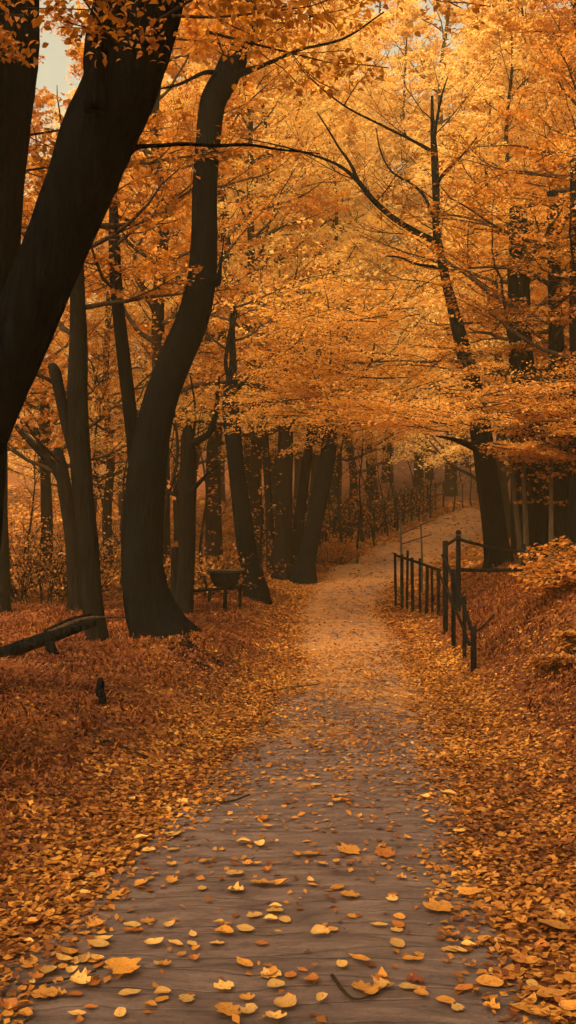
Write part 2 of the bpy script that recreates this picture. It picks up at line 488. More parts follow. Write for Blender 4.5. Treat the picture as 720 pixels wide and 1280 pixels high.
def px_tube(mb, pts, D, sides=16, rough=.05, seed=0, nseg=None, r_scale=1.0, flare_h=0.0):
    """pts: (x,y,width) in photo pixels, D constant or per-point list"""
    Ds = D if isinstance(D, (list, tuple)) else [D] * len(pts)
    W = []
    for (x, y, w), d in zip(pts, Ds):
        p = at(x, y, d); W.append((p.x, p.y, p.z, w / 2 / F_PX * d * r_scale))
    Q = dense(W, nseg or max(12, len(pts) * 7))
    fl = None
    if flare_h:
        z0 = Q[:, 2].min(); fl = .3 * np.exp(-(Q[:, 2] - z0) / flare_h)
        Q[:, 3] *= 1 + .08 * np.exp(-np.maximum(Q[:, 2] - z0 - .25, 0) / (flare_h * .55))
    mb.tube(Q[:, :3], np.maximum(Q[:, 3], .003), sides, rough, seed, True, fl)
    return Q


def leafy(tree, name, S, m, leaf, mat, **kw):
    if not S: return None
    V, Fq = sprays(S, m, leaf, **kw)
    return obj_np(name, V, Fq, mat, tree)


def hero(label, cat, pts, D, mat, group=None, base=None, seed=1, sides=18, rough=.05, flare=.2, name='tree'):
    """a tree whose trunk follows the photo; returns (root, trunk spine)"""
    d0 = D if not isinstance(D, (list, tuple)) else D[-1]
    x, y, w = pts[-1]
    b = at(x, y, d0)
    root = empty(name, (b.x, b.y, gz(b.x, b.y)), label, cat, group)
    pts = list(pts) + [(x, y + 28, w * 1.12)]
    if isinstance(D, (list, tuple)): D = list(D) + [d0]
    mb = MB()
    Q = px_tube(mb, pts, D, sides, rough, seed, flare_h=flare)
    # run the foot down into the earth
    mb.build('trunk', mat, root)
    return root, Q


def limb(root, pts, D, mat, seed=3, name='limb', sides=8, rough=.05):
    mb = MB(); Q = px_tube(mb, pts, D, sides, rough, seed, nseg=len(pts) * 5)
    mb.build(name, mat, root); return Q


def to_spine(Q, f):
    i = min(len(Q) - 1, max(0, int(f * (len(Q) - 1)))); return Q[i]


def crown_on(root, Q, n, f0, f1, Lr, r, mat, leaf, m, depth=2, kids=3, up=.15, seedang=0, twigmat=None, dirs=None, sp_len=1.0, **kw):
    """n side limbs from the spine Q (index 0 = top) between fractions f0..f1, with twigs and foliage"""
    mb = MB(); S = []
    for k in range(n):
        q = to_spine(Q, f0 + (f1 - f0) * (k + .5) / n)
        a = seedang + k * 2.4 if dirs is None else R(dirs[k % len(dirs)]) + RNG.normal(0, .15)
        d = (math.cos(a), math.sin(a), up + RNG.uniform(0, .35))
        grow(mb, q[:3], d, RNG.uniform(*Lr), min(r, q[3] * .6), depth, S, up=up, kids=kids, sp_len=sp_len)
    mb.build('twigs', twigmat or M['twig'], root)
    leafy(root, 'crown', S, m, leaf, mat, **kw)
    return S


# ================================================================== TREES
# --- big leaning trunk, near left
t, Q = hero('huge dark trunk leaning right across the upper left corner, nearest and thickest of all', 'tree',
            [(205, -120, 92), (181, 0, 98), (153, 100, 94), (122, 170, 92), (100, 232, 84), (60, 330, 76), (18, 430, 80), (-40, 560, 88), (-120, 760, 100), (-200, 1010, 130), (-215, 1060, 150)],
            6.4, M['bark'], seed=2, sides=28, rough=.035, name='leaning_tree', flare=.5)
limb(t, [(158, 192, 13), (172, 184, 7), (200, 182, 5.5), (232, 180, 5), (270, 182, 4.6), (310, 181, 4), (350, 187, 3), (400, 192, 1.6)], [6.4, 6.4, 6.45, 6.5, 6.55, 6.6, 6.7, 6.8], M['bark'])
limb(t, [(120, 140, 30), (118, 60, 26), (128, 0, 22), (150, -80, 20)], 6.1, M['bark'], seed=6)
mb = MB(); S = []
for (x, y, D, L, a, el) in [(200, 70, 6.0, .9, 250, -.1), (190, 30, 5.8, .8, 320, .1), (150, 60, 5.9, .7, 260, -.1),
                            (215, 20, 6.2, .9, 350, 0), (170, -40, 5.9, 1.0, 300, .1), (250, -30, 6.3, 1., 0, .0), (40, -70, 6.2, .9, 180, .0),
                            (330, -50, 6.6, 1.1, 10, -.05), (260, 40, 6.8, .9, 10, .0)]:
    p = at(x, y, D); a = R(a)
    grow(mb, p, (math.cos(a), math.sin(a), el), L, .012, 1, S, up=.05, kids=4, sp_len=.9)
mb.build('twigs', M['twig'], t)
leafy(t, 'crown', S, 60, .052, M['rust'], tilt=.5, thick=.10, oval=True)

# --- near left edge trunk
t, Q = hero('thick dark upright trunk on the left edge behind the leaning one', 'tree',
            [(12, -120, 88), (6, 0, 84), (6, 60, 84), (-2, 150, 80), (-12, 250, 76), (-20, 400, 78), (-36, 600, 80), (-62, 850, 92), (-80, 930, 110)],
            8.3, M['bark'], seed=5, sides=24, rough=.03, name='upright_tree')
mb = MB(); S = []
for (x, y, D, L, a, el) in [(20, 45, 7.8, .9, 250, -.1), (30, 20, 7.6, .9, 200, 0), (20, 70, 7.7, .7, 270, -.2), (10, 0, 7.8, .9, 230, 0), (30, 170, 8.6, .9, 10, .1), (20, 215, 8.8, .8, 0, .1)]:
    p = at(x, y, D); a = R(a)
    grow(mb, p, (math.cos(a), math.sin(a), el), L, .012, 1, S, up=.05, kids=4, sp_len=.9)
mb.build('twigs', M['twig'], t)
leafy(t, 'crown', S, 54, .058, M['rust'], tilt=.5, thick=.10, oval=True)

# --- S-curved hero tree
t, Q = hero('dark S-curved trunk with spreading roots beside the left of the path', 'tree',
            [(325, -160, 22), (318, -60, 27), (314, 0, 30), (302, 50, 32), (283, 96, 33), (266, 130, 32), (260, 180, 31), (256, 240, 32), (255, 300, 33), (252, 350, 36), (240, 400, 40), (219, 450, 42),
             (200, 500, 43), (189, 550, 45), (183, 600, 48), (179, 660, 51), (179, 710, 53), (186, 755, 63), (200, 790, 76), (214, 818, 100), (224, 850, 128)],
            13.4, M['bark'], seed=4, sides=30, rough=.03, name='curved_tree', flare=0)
for pts in ([(205, 780, 44), (235, 806, 30), (268, 826, 20), (300, 842, 10), (322, 856, 3)], [(195, 795, 36), (228, 818, 26), (262, 836, 16), (290, 852, 6)]):
    W = []
    for i, (x, y, w) in enumerate(pts):
        g = at(x, y, 13.4 - .25 * i)
        p = hit(x, y, 9, 16) if i else g
        r_ = w / 2 / F_PX * 13
        W.append((p.x, p.y, p.z - (r_ * .75 if i else 0), r_))
    Qr = dense(W, 16); mb = MB(); mb.tube(Qr[:, :3], np.maximum(Qr[:, 3], .01), 10, .07, 3); mb.build('root', M['bark'], t)
limb(t, [(254, 350, 20), (266, 352, 16), (272, 350, 10), (276, 330, 3), (280, 295, 1.5)], 13.3, M['bark'])
limb(t, [(288, 95, 14), (320, 85, 7), (345, 75, 5), (375, 62, 4), (430, 48, 3), (480, 15, 2)], [13.4, 13.3, 13.2, 13.1, 13, 13], M['bark'])
limb(t, [(285, 100, 12), (260, 90, 6), (225, 105, 4), (195, 112, 2)], [13.4, 13.2, 13, 12.8], M['bark'])
mb = MB(); S = []
for (x, y, D, L, a, el) in [(300, 50, 12.9, 1.2, 250, .1), (310, 20, 12.8, 1.3, 290, .1), (290, 80, 12.9, .9, 270, -.1), (320, -20, 12.9, 1.6, 330, .1), (300, -20, 13.2, 1.6, 190, .1), (295, 60, 13.1, 1.3, 175, .1), (305, 30, 13.1, 1.4, 10, .1),
                            (315, -70, 13, 2, 40, .2), (320, -90, 13, 2, 210, .2), (320, -50, 13, 1.8, 110, .2)]:
    p = at(x, y, D); a = R(a)
    grow(mb, p, (math.cos(a), math.sin(a), el), L, .02, 2, S, up=.08, kids=3)
mb.build('twigs', M['twig'], t)
leafy(t, 'crown', S, 30, .085, M['amber'], tilt=.5)

# --- slim companion behind it
t, Q = hero('slim bare trunk rising just left of the S-curved one and meeting it low down', 'tree',
            [(140, 210, 8), (142, 260, 11), (143, 310, 14), (147, 380, 16), (154, 440, 17), (161, 500, 17), (168, 560, 18), (174, 640, 20), (180, 730, 24), (182, 800, 30)],
            14.6, M['bark'], seed=7, name='slender_tree')
crown_on(t, Q, 8, 0, .3, (1.2, 2.0), .03, M['amber'], .09, 26)

# --- tall straight pair on the left
t, Q = hero('tall straight dark trunk left of the slim one, its foot by the fallen log', 'tree',
            [(92, 200, 12), (94, 280, 15), (96, 340, 18), (98, 430, 22), (97, 500, 25), (100, 560, 26), (104, 620, 27), (110, 680, 25), (114, 740, 25), (120, 790, 28), (128, 838, 36)],
            13.0, M['bark2'], seed=8, name='straight_tree')
limb(t, [(92, 570, 12), (82, 530, 13), (74, 490, 14), (67, 462, 14), (60, 458, 4)], 13.1, M['bark2'])
limb(t, [(70, 480, 6), (50, 470, 4), (30, 468, 3), (5, 460, 2)], 13.1, M['bark2'])
crown_on(t, Q, 10, 0, .28, (1.4, 2.4), .04, M['rust'], .09, 26)
t, Q = hero('brown tree with curved limbs reaching left, behind the tall straight trunk', 'tree',
            [(72, 560, 10), (78, 590, 16), (82, 620, 18), (88, 660, 18), (92, 700, 18), (94, 740, 20), (95, 775, 26)],
            17.0, M['bark2'], seed=9, name='crooked_tree')
limb(t, [(82, 610, 14), (68, 585, 12), (50, 565, 9), (30, 545, 6), (12, 524, 4), (0, 505, 2)], [17, 17, 16.9, 16.8, 16.8, 16.7], M['bark2'])
limb(t, [(68, 585, 9), (52, 560, 8), (44, 535, 7)], 17, M['bark2'])
crown_on(t, Q, 5, 0, .2, (1.4, 2.4), .04, M['rust'], .1, 22)
t, Q = hero('narrow trunk on the left border below the leaning trunk', 'tree',
            [(0, 380, 12), (0, 460, 14), (1, 560, 17), (1, 660, 18), (2, 770, 24)], 17.2, M['bark2'], seed=10, name='narrow_tree')
crown_on(t, Q, 5, 0, .3, (1.6, 2.4), .04, M['rust'], .1, 24)

# --- forked trunk right of the S-tree
t, Q = hero('broken-topped trunk with an upswept arm, just right of the S-curved trunk', 'tree',
            [(236, 532, 8), (235, 545, 16), (235, 580, 20), (234, 640, 22), (233, 700, 22), (231, 740, 23), (228, 774, 30)],
            17.2, M['bark2'], seed=11, name='broken_tree')
limb(t, [(238, 555, 12), (252, 548, 9), (262, 540, 8), (269, 520, 7), (272, 495, 5), (274, 470, 2)], 17.1, M['bark2'])
limb(t, [(238, 615, 8), (252, 600, 5), (268, 585, 3), (282, 575, 2)], 17, M['bark2'])
limb(t, [(228, 620, 7), (212, 616, 5), (196, 612, 3)], 17.3, M['bark2'])
limb(t, [(242, 545, 4), (244, 510, 3), (238, 470, 2)], 17.2, M['bark2'])
t, Q = hero('short dull stub of trunk standing against the broken-topped one', 'stump',
            [(219, 684, 10), (219, 720, 11), (220, 768, 14)], 17.4, M['bark2'], seed=12, name='stub', flare=.1)

# --- leaning trunk beside the path
t, Q = hero('dark leaning trunk standing at the left path edge beside the small trough', 'tree',
            [(291, 380, 5), (290, 420, 8), (291, 460, 10), (288, 500, 20), (293, 560, 21), (300, 620, 22), (308, 680, 24), (315, 715, 26), (320, 742, 34)],
            20.2, M['bark'], seed=13, name='path_side_tree')
limb(t, [(290, 492, 9), (308, 475, 6), (325, 460, 6), (340, 444, 4)], 20.1, M['bark'])
limb(t, [(288, 480, 7), (282, 455, 5), (286, 420, 4), (292, 395, 3)], 20.1, M['bark'])
limb(t, [(300, 518, 5), (318, 508, 3), (330, 505, 2)], 20.1, M['bark'])
crown_on(t, Q, 5, 0, .2, (1.6, 2.2), .03, M['gold'], .11, 16, kids=3)

# --- clump of three-four trunks
t, Q = hero('dark trunk leaning right with a sawn-off look, at the path bend', 'tree',
            [(432, 400, 8), (424, 470, 14), (413, 530, 20), (410, 570, 20), (400, 620, 21), (390, 670, 22), (383, 700, 24), (380, 720, 32)],
            24.2, M['bark'], seed=14, name='bend_tree')
crown_on(t, Q, 10, 0, .3, (2.0, 3.2), .05, M['gold'], .12, 24)
t, Q = hero('slimmer brown trunk crossing behind the one at the path bend', 'tree',
            [(400, 430, 7), (392, 500, 9), (387, 550, 11), (382, 590, 12), (374, 650, 14), (366, 715, 20)], 25.5, M['bark2'], seed=15, name='crossing_tree')
crown_on(t, Q, 6, 0, .3, (2.0, 3.0), .04, M['amber'], .12, 24)
t, Q = hero('broad brown trunk second from the right in the clump at the path bend', 'tree',
            [(360, 430, 7), (358, 500, 12), (357, 540, 18), (356, 580, 20), (355, 640, 21), (354, 700, 24), (353, 722, 30)], 24.6, M['bark2'], seed=16, name='broad_tree')
crown_on(t, Q, 8, 0, .25, (2.0, 3.0), .04, M['gold'], .12, 24)
t, Q = hero('slim faint trunk at the left of the clump at the path bend', 'tree',
            [(330, 460, 4), (331, 520, 7), (333, 580, 9), (337, 650, 10), (341, 726, 15)], 25.0, M['bark2'], seed=17, name='faint_tree')
crown_on(t, Q, 6, 0, .3, (1.6, 2.4), .03, M['gold'], .12, 20)

# --- the right-hand maple
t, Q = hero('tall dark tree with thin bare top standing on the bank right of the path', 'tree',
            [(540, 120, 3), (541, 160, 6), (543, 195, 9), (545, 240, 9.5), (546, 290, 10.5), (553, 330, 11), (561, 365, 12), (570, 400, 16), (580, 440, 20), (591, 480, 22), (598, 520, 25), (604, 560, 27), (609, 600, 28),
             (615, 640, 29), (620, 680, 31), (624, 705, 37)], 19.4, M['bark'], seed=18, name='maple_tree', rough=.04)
a_ = limb(t, [(545, 303, 9), (520, 290, 8), (495, 275, 7.5), (468, 252, 7), (445, 224, 6), (420, 205, 4), (385, 192, 3), (340, 180, 2), (300, 172, 1)], [19.4, 19.3, 19.1, 18.9, 18.8, 18.6, 18.4, 18.2, 18], M['bark'])
limb(t, [(447, 226, 6), (438, 205, 4), (424, 185, 3), (412, 165, 2.4), (396, 140, 1.5)], 18.7, M['bark'])
limb(t, [(543, 275, 5), (530, 245, 4), (512, 228, 3), (490, 215, 2.5), (476, 190, 2), (470, 160, 1.2)], 19.2, M['bark'])
limb(t, [(545, 232, 5), (556, 215, 4), (574, 198, 3), (596, 172, 2)], 19.3, M['bark'])
limb(t, [(541, 190, 6), (520, 178, 4), (480, 158, 3), (430, 132, 2.4), (385, 95, 2), (365, 70, 1)], [19.4, 19.2, 19, 18.8, 18.5, 18.3], M['bark'])
limb(t, [(541, 180, 6), (546, 150, 4), (552, 120, 2.5), (560, 95, 1.2)], 19.3, M['bark'])
limb(t, [(600, 562, 14), (585, 556, 9), (565, 549, 5), (545, 545, 2)], [19.3, 18.9, 18.5, 18.2], M['bark'])
limb(t, [(550, 335, 5), (520, 330, 3.5), (500, 322, 2.5), (482, 320, 1.5)], [19.3, 19, 18.7, 18.5], M['bark'])
# bare fine twigs round the top
mb = MB(); S2 = []
for (x, y, a, el, L) in [(541, 150, 180, .8, 1.2), (542, 170, 10, .9, 1.2), (541, 190, 170, .5, 1.5), (544, 230, 350, .7, 1.4), (543, 250, 185, .6, 1.3), (546, 290, 175, .3, 1.6), (500, 278, 160, .9, 1.5),
                         (470, 252, 20, 1.0, 1.4), (447, 226, 180, .4, 1.3), (545, 270, 5, .4, 1.1), (552, 330, 185, .0, 1.8), (520, 292, 200, -.2, 1.2), (560, 360, 170, .3, 1.5), (430, 132, 60, .7, 1.2)]:
    a = R(a); grow(mb, at(x, y, 19.2), (math.cos(a), .2 * math.sin(a), el), L, .014, 2, S2, up=.3, kids=3, minr=.004, leafy=False, wig=.1)
mb.build('twigs', M['bark'], t)
# foliage shelves: long flat layers to the left and right of it
mb = MB(); S = []
shelves = [  # (x,y,D,half length m,heading)
    (430, 515, 18.4, 2.4, 180), (540, 490, 17.6, 2.2, 0), (600, 530, 16.8, 2.2, 180), (455, 500, 18.0, 2.6, 175), (520, 520, 17.4, 2.6, 185), (590, 505, 16.8, 2.4, 355), (640, 520, 16.5, 2.3, 0), (560, 540, 17.4, 2.2, 200), (700, 480, 16.0, 2.2, 0), (480, 470, 18.2, 2.4, 170), (690, 545, 16, 1.8, 350),
    (620, 555, 16.6, 1.7, 10), (500, 430, 18.2, 2.2, 185), (470, 390, 18.4, 2.4, 175), (640, 400, 17.5, 2.4, 350), (690, 360, 17.0, 2.4, 0), (620, 330, 18, 2.2, 20), (700, 290, 17.3, 2.2, 0), (640, 250, 18, 2.2, 10), (690, 210, 17.6, 2.2, 0),
    (600, 440, 19.8, 2.0, 10), (660, 460, 20.2, 2.0, 180), (520, 370, 19.8, 2.0, 180), (590, 280, 20, 2.0, 20)]
for (x, y, D, L, a) in shelves:
    for k in range(7 if 460 < y < 560 else 4):
        p = at(x + RNG.normal(0, 22), y + RNG.normal(0, 9), D + RNG.normal(0, .7)); aa = R(a + RNG.normal(0, 25))
        grow(mb, p, (math.cos(aa), math.sin(aa), .02), L * RNG.uniform(.5, .8), .012, 1, S, up=.0, kids=5, wig=.08)
mb.build('boughs', M['twig'], t)
leafy(t, 'crown', S, 84, .058, M['gold'], tilt=.33, thick=.035, width=.34, droop=.18)

# --- dark trunks on the right bank
right = [('dark trunk just right of the tall maple, thinnest of the bank trunks', [(640, 330, 12), (643, 430, 15), (646, 560, 17), (648, 630, 18), (650, 700, 24)], 20.6, 'amber'),
         ('wide black trunk in the middle of the three on the right bank', [(648, 260, 22), (650, 400, 28), (655, 480, 32), (668, 560, 32), (672, 620, 30), (671, 700, 40)], 18.6, 'amber'),
         ('black trunk at the right border on the leafy bank', [(690, 240, 14), (694, 400, 18), (698, 520, 22), (702, 600, 23), (703, 700, 30)], 17.6, 'rust'),
         ('brown trunk half cut off by the right picture edge on the bank', [(722, 200, 18), (722, 400, 20), (721, 560, 20), (721, 705, 26)], 16.8, 'rust')]
for i, (lb, pts, D, cm) in enumerate(right):
    t, Q = hero(lb, 'tree', pts, D, M['bark'], seed=20 + i, name='bank_tree')
    crown_on(t, Q, 12, 0, .42, (1.6, 2.8), .05, M[cm], .09, 32, tilt=.35, thick=.04, up=.02)
pale = [('pale thin sapling leaning against the maple, forking low', [(634, 550, 4), (640, 590, 6), (645, 640, 7), (652, 700, 9)], 18.6),
        ('pale thin sapling between the two widest bank trunks', [(652, 540, 4), (655, 600, 6), (657, 650, 7), (658, 705, 8)], 17.9),
        ('pale thin sapling in front of the border trunk', [(688, 540, 4), (689, 600, 5), (689, 650, 6), (689, 705, 8)], 17.2)]
for i, (lb, pts, D) in enumerate(pale):
    t, Q = hero(lb, 'sapling', pts, D, M['pale'], seed=30 + i, sides=8, name='pale_sapling')
    crown_on(t, Q, 4, 0, .5, (.5, .9), .012, M['amber'], .09, 14, depth=1, kids=3)

# --- trees behind: prototypes copied with all their parts
def wood_tree(h, r0, crown0, mat, bmat, n_l, leaf, m, seed, spread=3.6):
    root = empty('wood_tree', (0, 0, 0), 'x', 'tree')
    k = 9
    x = np.cumsum(RNG.normal(0, .22, k)); y = np.cumsum(RNG.normal(0, .2, k))
    Q = dense([(x[i] * .8, y[i] * .8, -.4 + (h + .4) * i / (k - 1), r0 * (1 - .88 * i / (k - 1))) for i in range(k)], 40)
    fl = .5 * np.exp(-(Q[:, 2] + .4) / .4)
    mb = MB(); mb.tube(Q[:, :3], Q[:, 3], 12, .05, seed, False, fl)
    mb.build('trunk', bmat, root)
    mb = MB(); S = []
    for j in range(n_l):
        f = crown0 + (1 - crown0) * (j + .5) / n_l
        q = Q[int(f * 39)]
        a = j * 2.4 + RNG.normal(0, .3)
        L = spread * (1.05 - .6 * max(0, (f - crown0) / (1 - crown0)))
        grow(mb, q[:3], (math.cos(a), math.sin(a), .3 + .4 * f), L * RNG.uniform(.6, 1), q[3] * .45, 2, S, up=.1, kids=3)
    mb.build('twigs', M['twig'], root)
    V, Fq = sprays(S, m, leaf, tilt=.45, thick=.06); obj_np('crown', V, Fq, mat, root)
    return root


protos = [wood_tree(19, .22, .18, M['hazedgold'], M['bark2'], 46, .11, 64, 1, 4.2), wood_tree(20, .26, .26, M['amber'], M['bark2'], 42, .11, 62, 2, 4.0),
          wood_tree(17, .17, .13, M['hazedgold'], M['bark2'], 46, .105, 64, 3, 3.8), wood_tree(21, .28, .24, M['amber'], M['bark2'], 40, .11, 62, 4, 4.2)]
used = set()


def place(i, loc, rz, s, label, group):
    p = protos[i]
    if i not in used:
        used.add(i); r = p
    else:
        r = p.copy(); C.objects.link(r)
        for ch in p.children:
            c = ch.copy(); C.objects.link(c); c.parent = r
    r.location = loc; r.rotation_euler = (RNG.normal(0, .03), RNG.normal(0, .03), rz); r.scale = (s, s, s)
    tag(r, label, 'tree', group)


G_FAR = 'golden trees standing back in the hazy wood'
wood = [  # photo x of the foot, distance, kind, scale
    (-60, 21, 3, .6), (55, 24, 1, .62), (140, 27, 0, .66), (200, 23, 3, .8), (262, 30, 1, 1), (-20, 33, 1, .72), (310, 36, 0, 1), (115, 38, 2, .85), (350, 44, 2, 1.1), (415, 56, 0, 1.5), (440, 42, 2, 1.1), (420, 52, 0, 1.2),
    (470, 60, 0, 1.5), (560, 64, 0, 1.9), (480, 72, 0, 2.0), (655, 46, 0, 1.2), (690, 42, 1, 1.1), (760, 32, 1, 1), (640, 34, 2, 1.0), (720, 26, 3, .9), (680, 60, 0, 1.3), (800, 24, 3, .9), (-120, 28, 3, 1), (-70, 45, 0, .9),
    (60, 54, 2, .95), (190, 50, 0, 1.2), (280, 56, 0, 1.3), (240, 42, 2, 1.1), (370, 62, 0, 1.4), (460, 68, 0, 1.4), (320, 75, 2, 1.6), (540, 74, 0, 1.5), (610, 78, 2, 1.6), (150, 72, 0, 1.4), (30, 76, 0, 1.2), (700, 76, 0, 1.6), (420, 85, 0, 1.8), (580, 90, 0, 1.9), (250, 88, 0, 1.8),
    (390, 50, 2, 1.4), (330, 29, 0, .95), (230, 34, 0, 1.1), (650, 54, 0, 1.5), (390, 46, 0, 1.3), (90, 30, 2, .8), (160, 44, 0, 1.2), (660, 38, 0, 1.15), (600, 66, 0, 1.6), (520, 64, 0, 1.6), (740, 50, 0, 1.3), (345, 52, 0, 1.35), (625, 30, 2, 1.05)]
NEAR_WOOD = {(55, 24): 'mid sized golden tree seen between the narrow border trunk and the crooked tree', (140, 27): 'golden tree standing back between the tall straight trunk and the S-curved trunk',
             (200, 23): 'amber tree directly behind the S-curved trunk', (262, 30): 'amber tree seen above the bowl shaped trough', (-20, 33): 'amber tree at the far left behind the narrow border trunk', (310, 36): 'golden tree seen through the gap right of the path side leaning trunk',
             (350, 44): 'far golden tree above the clump of trunks at the path bend', (330, 29): 'golden tree standing behind the leaning trunk and the clump',
             (230, 34): 'golden tree behind the broken-topped trunk', (90, 30): 'pale gold tree behind the tall straight trunk', (625, 30): 'pale gold tree whose crown rises behind the tall maple', (640, 34): 'pale gold tree behind the thinnest bank trunk', (720, 26): 'amber tree behind the border trunks on the right bank',
             (760, 32): 'amber tree off the right edge, only its crown reaching into the picture', (660, 38): 'golden tree behind the wide black bank trunk', (-60, 21): 'smaller amber tree off the left edge behind the log'}
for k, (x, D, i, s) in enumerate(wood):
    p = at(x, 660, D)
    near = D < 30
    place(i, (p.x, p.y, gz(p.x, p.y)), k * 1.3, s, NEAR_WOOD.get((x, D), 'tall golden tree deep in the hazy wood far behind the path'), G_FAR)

for k, (x, y, i, s) in enumerate([(-7, -5, 0, 1), (6, -7, 1, 1), (-1.5, -10, 0, 1.05), (-12, -9, 3, 1), (11, -3, 3, .95), (1.5, -17, 2, 1.1), (-8, -16, 1, 1), (9, 3, 1, .9)]):  # trees out of view, added to shade the near ground
    place(i, (x, y, gz(x, y)), k * 1.9, s, 'tall golden tree standing behind or beside the viewer', 'trees overhanging the near path')

# ------------------------------------------------------------------ thin stems, far thicket
G_SAP = 'thin dark saplings along the hazy bend'
sap_pts = [(330, 24), (318, 27), (345, 29), (420, 30), (432, 33), (446, 29), (455, 36), (470, 34), (485, 38), (495, 40), (300, 30), (275, 27), (255, 24), (206, 21), (190, 24), (565, 50), (578, 52), (590, 55), (540, 46), (525, 44), (150, 22), (135, 26), (60, 26), (30, 24)]
mb = MB(); S = []
sroot = empty('sapling', (0, 0, 0), 'thin dark sapling', 'sapling', G_SAP)
k_ = [(RNG.normal(0, .06), RNG.normal(0, .06), -.2 + 4.6 * i / 6, .045 * (1 - .13 * i)) for i in range(7)]
Q = dense(k_, 20); mb.tube(Q[:, :3], Q[:, 3], 7, .05, 1); mb.build('stem', M['bark2'], sroot)
mb = MB()
for j in range(9):
    q = Q[5 + j + (j // 2)]; a = j * 2.2
    grow(mb, q[:3], (math.cos(a), math.sin(a), .9), RNG.uniform(.6, 1.1), .014, 1, S, up=.3, kids=3)
mb.build('twigs', M['bark2'], sroot); leafy(sroot, 'crown', S[::2], 7, .1, M['amber'])
for k, (x, D) in enumerate(sap_pts):
    p = at(x, 660, D)
    if k == 0: r = sroot
    else:
        r = sroot.copy(); C.objects.link(r)
        for ch in sroot.children:
            c = ch.copy(); C.objects.link(c); c.parent = r
    s = RNG.uniform(.7, 1.25) * (1 if D < 35 else 1.1)
    r.location = (p.x, p.y, gz(p.x, p.y)); r.scale = (s, s, s * RNG.uniform(.9, 1.2)); r.rotation_euler = (RNG.normal(0, .1), RNG.normal(0, .1), k * 1.1)
    tag(r, {(206, 21): 'thin sapling just right of the S-curved trunk', (255, 24): 'thin sapling behind the bowl shaped trough', (330, 24): 'thin sapling between the leaning trunk and the clump at the bend',
            (150, 22): 'thin sapling between the straight trunk and the slim bare trunk', (30, 24): 'thin sapling nearest the left edge behind the log', (60, 26): 'thin sapling left of the crooked tree', (300, 30): 'thin sapling left of the leaning path side trunk'}.get((x, D), 'thin dark sapling with few leaves among the hazy trees along the bend'), 'sapling', G_SAP)


def shrub(label, cat, p, r, h, ntw, mat, bm, leaf=.08, m=10, name='shrub', L=.8):
    root = empty(name, p, label, cat)
    mb = MB(); S = []
    for j in range(ntw):
        a = RNG.uniform(0, 2 * math.pi); rr = r * math.sqrt(RNG.random()) * .6
        q = Vector(p) + Vector((math.cos(a) * rr, math.sin(a) * rr, -.05)); q.z = gz(q.x, q.y) - .05
        grow(mb, q, (math.cos(a) * .55 * r / h, math.sin(a) * .55 * r / h, 1), h * RNG.uniform(.5, .95), .012, 2, S, up=.1, kids=3, wig=.18)
    mb.build('twigs', bm, root)
    if m: leafy(root, 'foliage', S, m, leaf, mat, tilt=.6, thick=.1)
    return root


# hedge of bare brush along the left of the far path
def hedge(y0, y1, n, off, h, label):
    ym = (y0 + y1) / 2; root = empty('brush_hedge', (float(xc(ym)) - off, ym, gz(float(xc(ym)) - off, ym)), label, 'hedge')
    mb = MB(); S = []
    for j in range(n):
        y = RNG.uniform(y0, y1); x = float(xc(y)) - float(wc(y)) - off - abs(RNG.normal(0, .5))
        a = RNG.uniform(0, 6.28)
        grow(mb, (x, y, gz(x, y) - .1), (math.cos(a) * .25, math.sin(a) * .25, 1), h * RNG.uniform(.5, .9), .022, 1, S, up=.1, kids=5, wig=.12, minr=.008)
    mb.build('stems', M['bark2'], root); leafy(root, 'foliage', S[::2], 5, .12, M['rust'], tilt=.7)


hedge(25, 33, 130, .7, 1.8, 'dark brown brush hedge along the left of the path just past the bend')
hedge(33, 50, 150, .6, 1.6, 'hazier stretch of brush hedge behind the rail where the path climbs away')
shrub('dark twiggy bush behind the tall straight trunk on the left', 'bush', tuple(at(58, 712, 19.5)), 1.7, 1.5, 90, M['rust'], M['bark'], m=2, name='bush')
shrub('dark low bush in the hollow behind the broken-topped trunk', 'bush', tuple(at(245, 712, 21)), 1.7, 1.1, 90, M['rust'], M['bark'], m=3, name='bush')
shrub('small leafy bush right of the trunk at the path bend', 'bush', hit(412, 705, 20, 40), .8, .9, 30, M['amber'], M['bark2'], m=9, name='bush')

# leafy bush spilling over the bank at the right edge
def bank_bush(label, x, y, D, r, h, mat):
    p = at(x, y, D); p.z = gz(p.x, p.y)
    root = empty('bank_bush', p, label, 'bush'); mb = MB(); S = []
    for j in range(26):
        a = RNG.uniform(0, 6.28)
        q = (p.x + RNG.normal(0, r * .4), p.y + RNG.normal(0, r * .4), 0); q = (q[0], q[1], gz(q[0], q[1]) - .03)
        grow(mb, q, (math.cos(a) - .3, math.sin(a) - .5, .55), h * RNG.uniform(.8, 1.3), .01, 1, S, up=-.15, kids=4, wig=.1)
    mb.build('twigs', M['twig'], root); leafy(root, 'foliage', S, 16, .075, mat, tilt=.3, thick=.05)


bank_bush('orange leafed bush at the foot of the border trunks', 700, 700, 15.5, .7, .42, M['amber'])
bank_bush('orange leafed bush hanging over the right edge below the border trunks', 728, 740, 12.6, .5, .45, M['amber'])
bank_bush('low russet bush on the right slope nearest the camera', 722, 850, 10.2, .5, .28, M['rust'])

# ------------------------------------------------------------------ fences
def rail_mb(a, b, r, sag=0.0, seed=0):
    mb = MB(); n = 9
    P = [Vector(a).lerp(Vector(b), i / (n - 1)) - Vector((0, 0, sag * math.sin(math.pi * i / (n - 1)))) for i in range(n)]
    mb.tube(P, [r * (1 + .08 * math.sin(i * 1.7 + seed)) for i in range(n)], 8, .06, seed); return mb


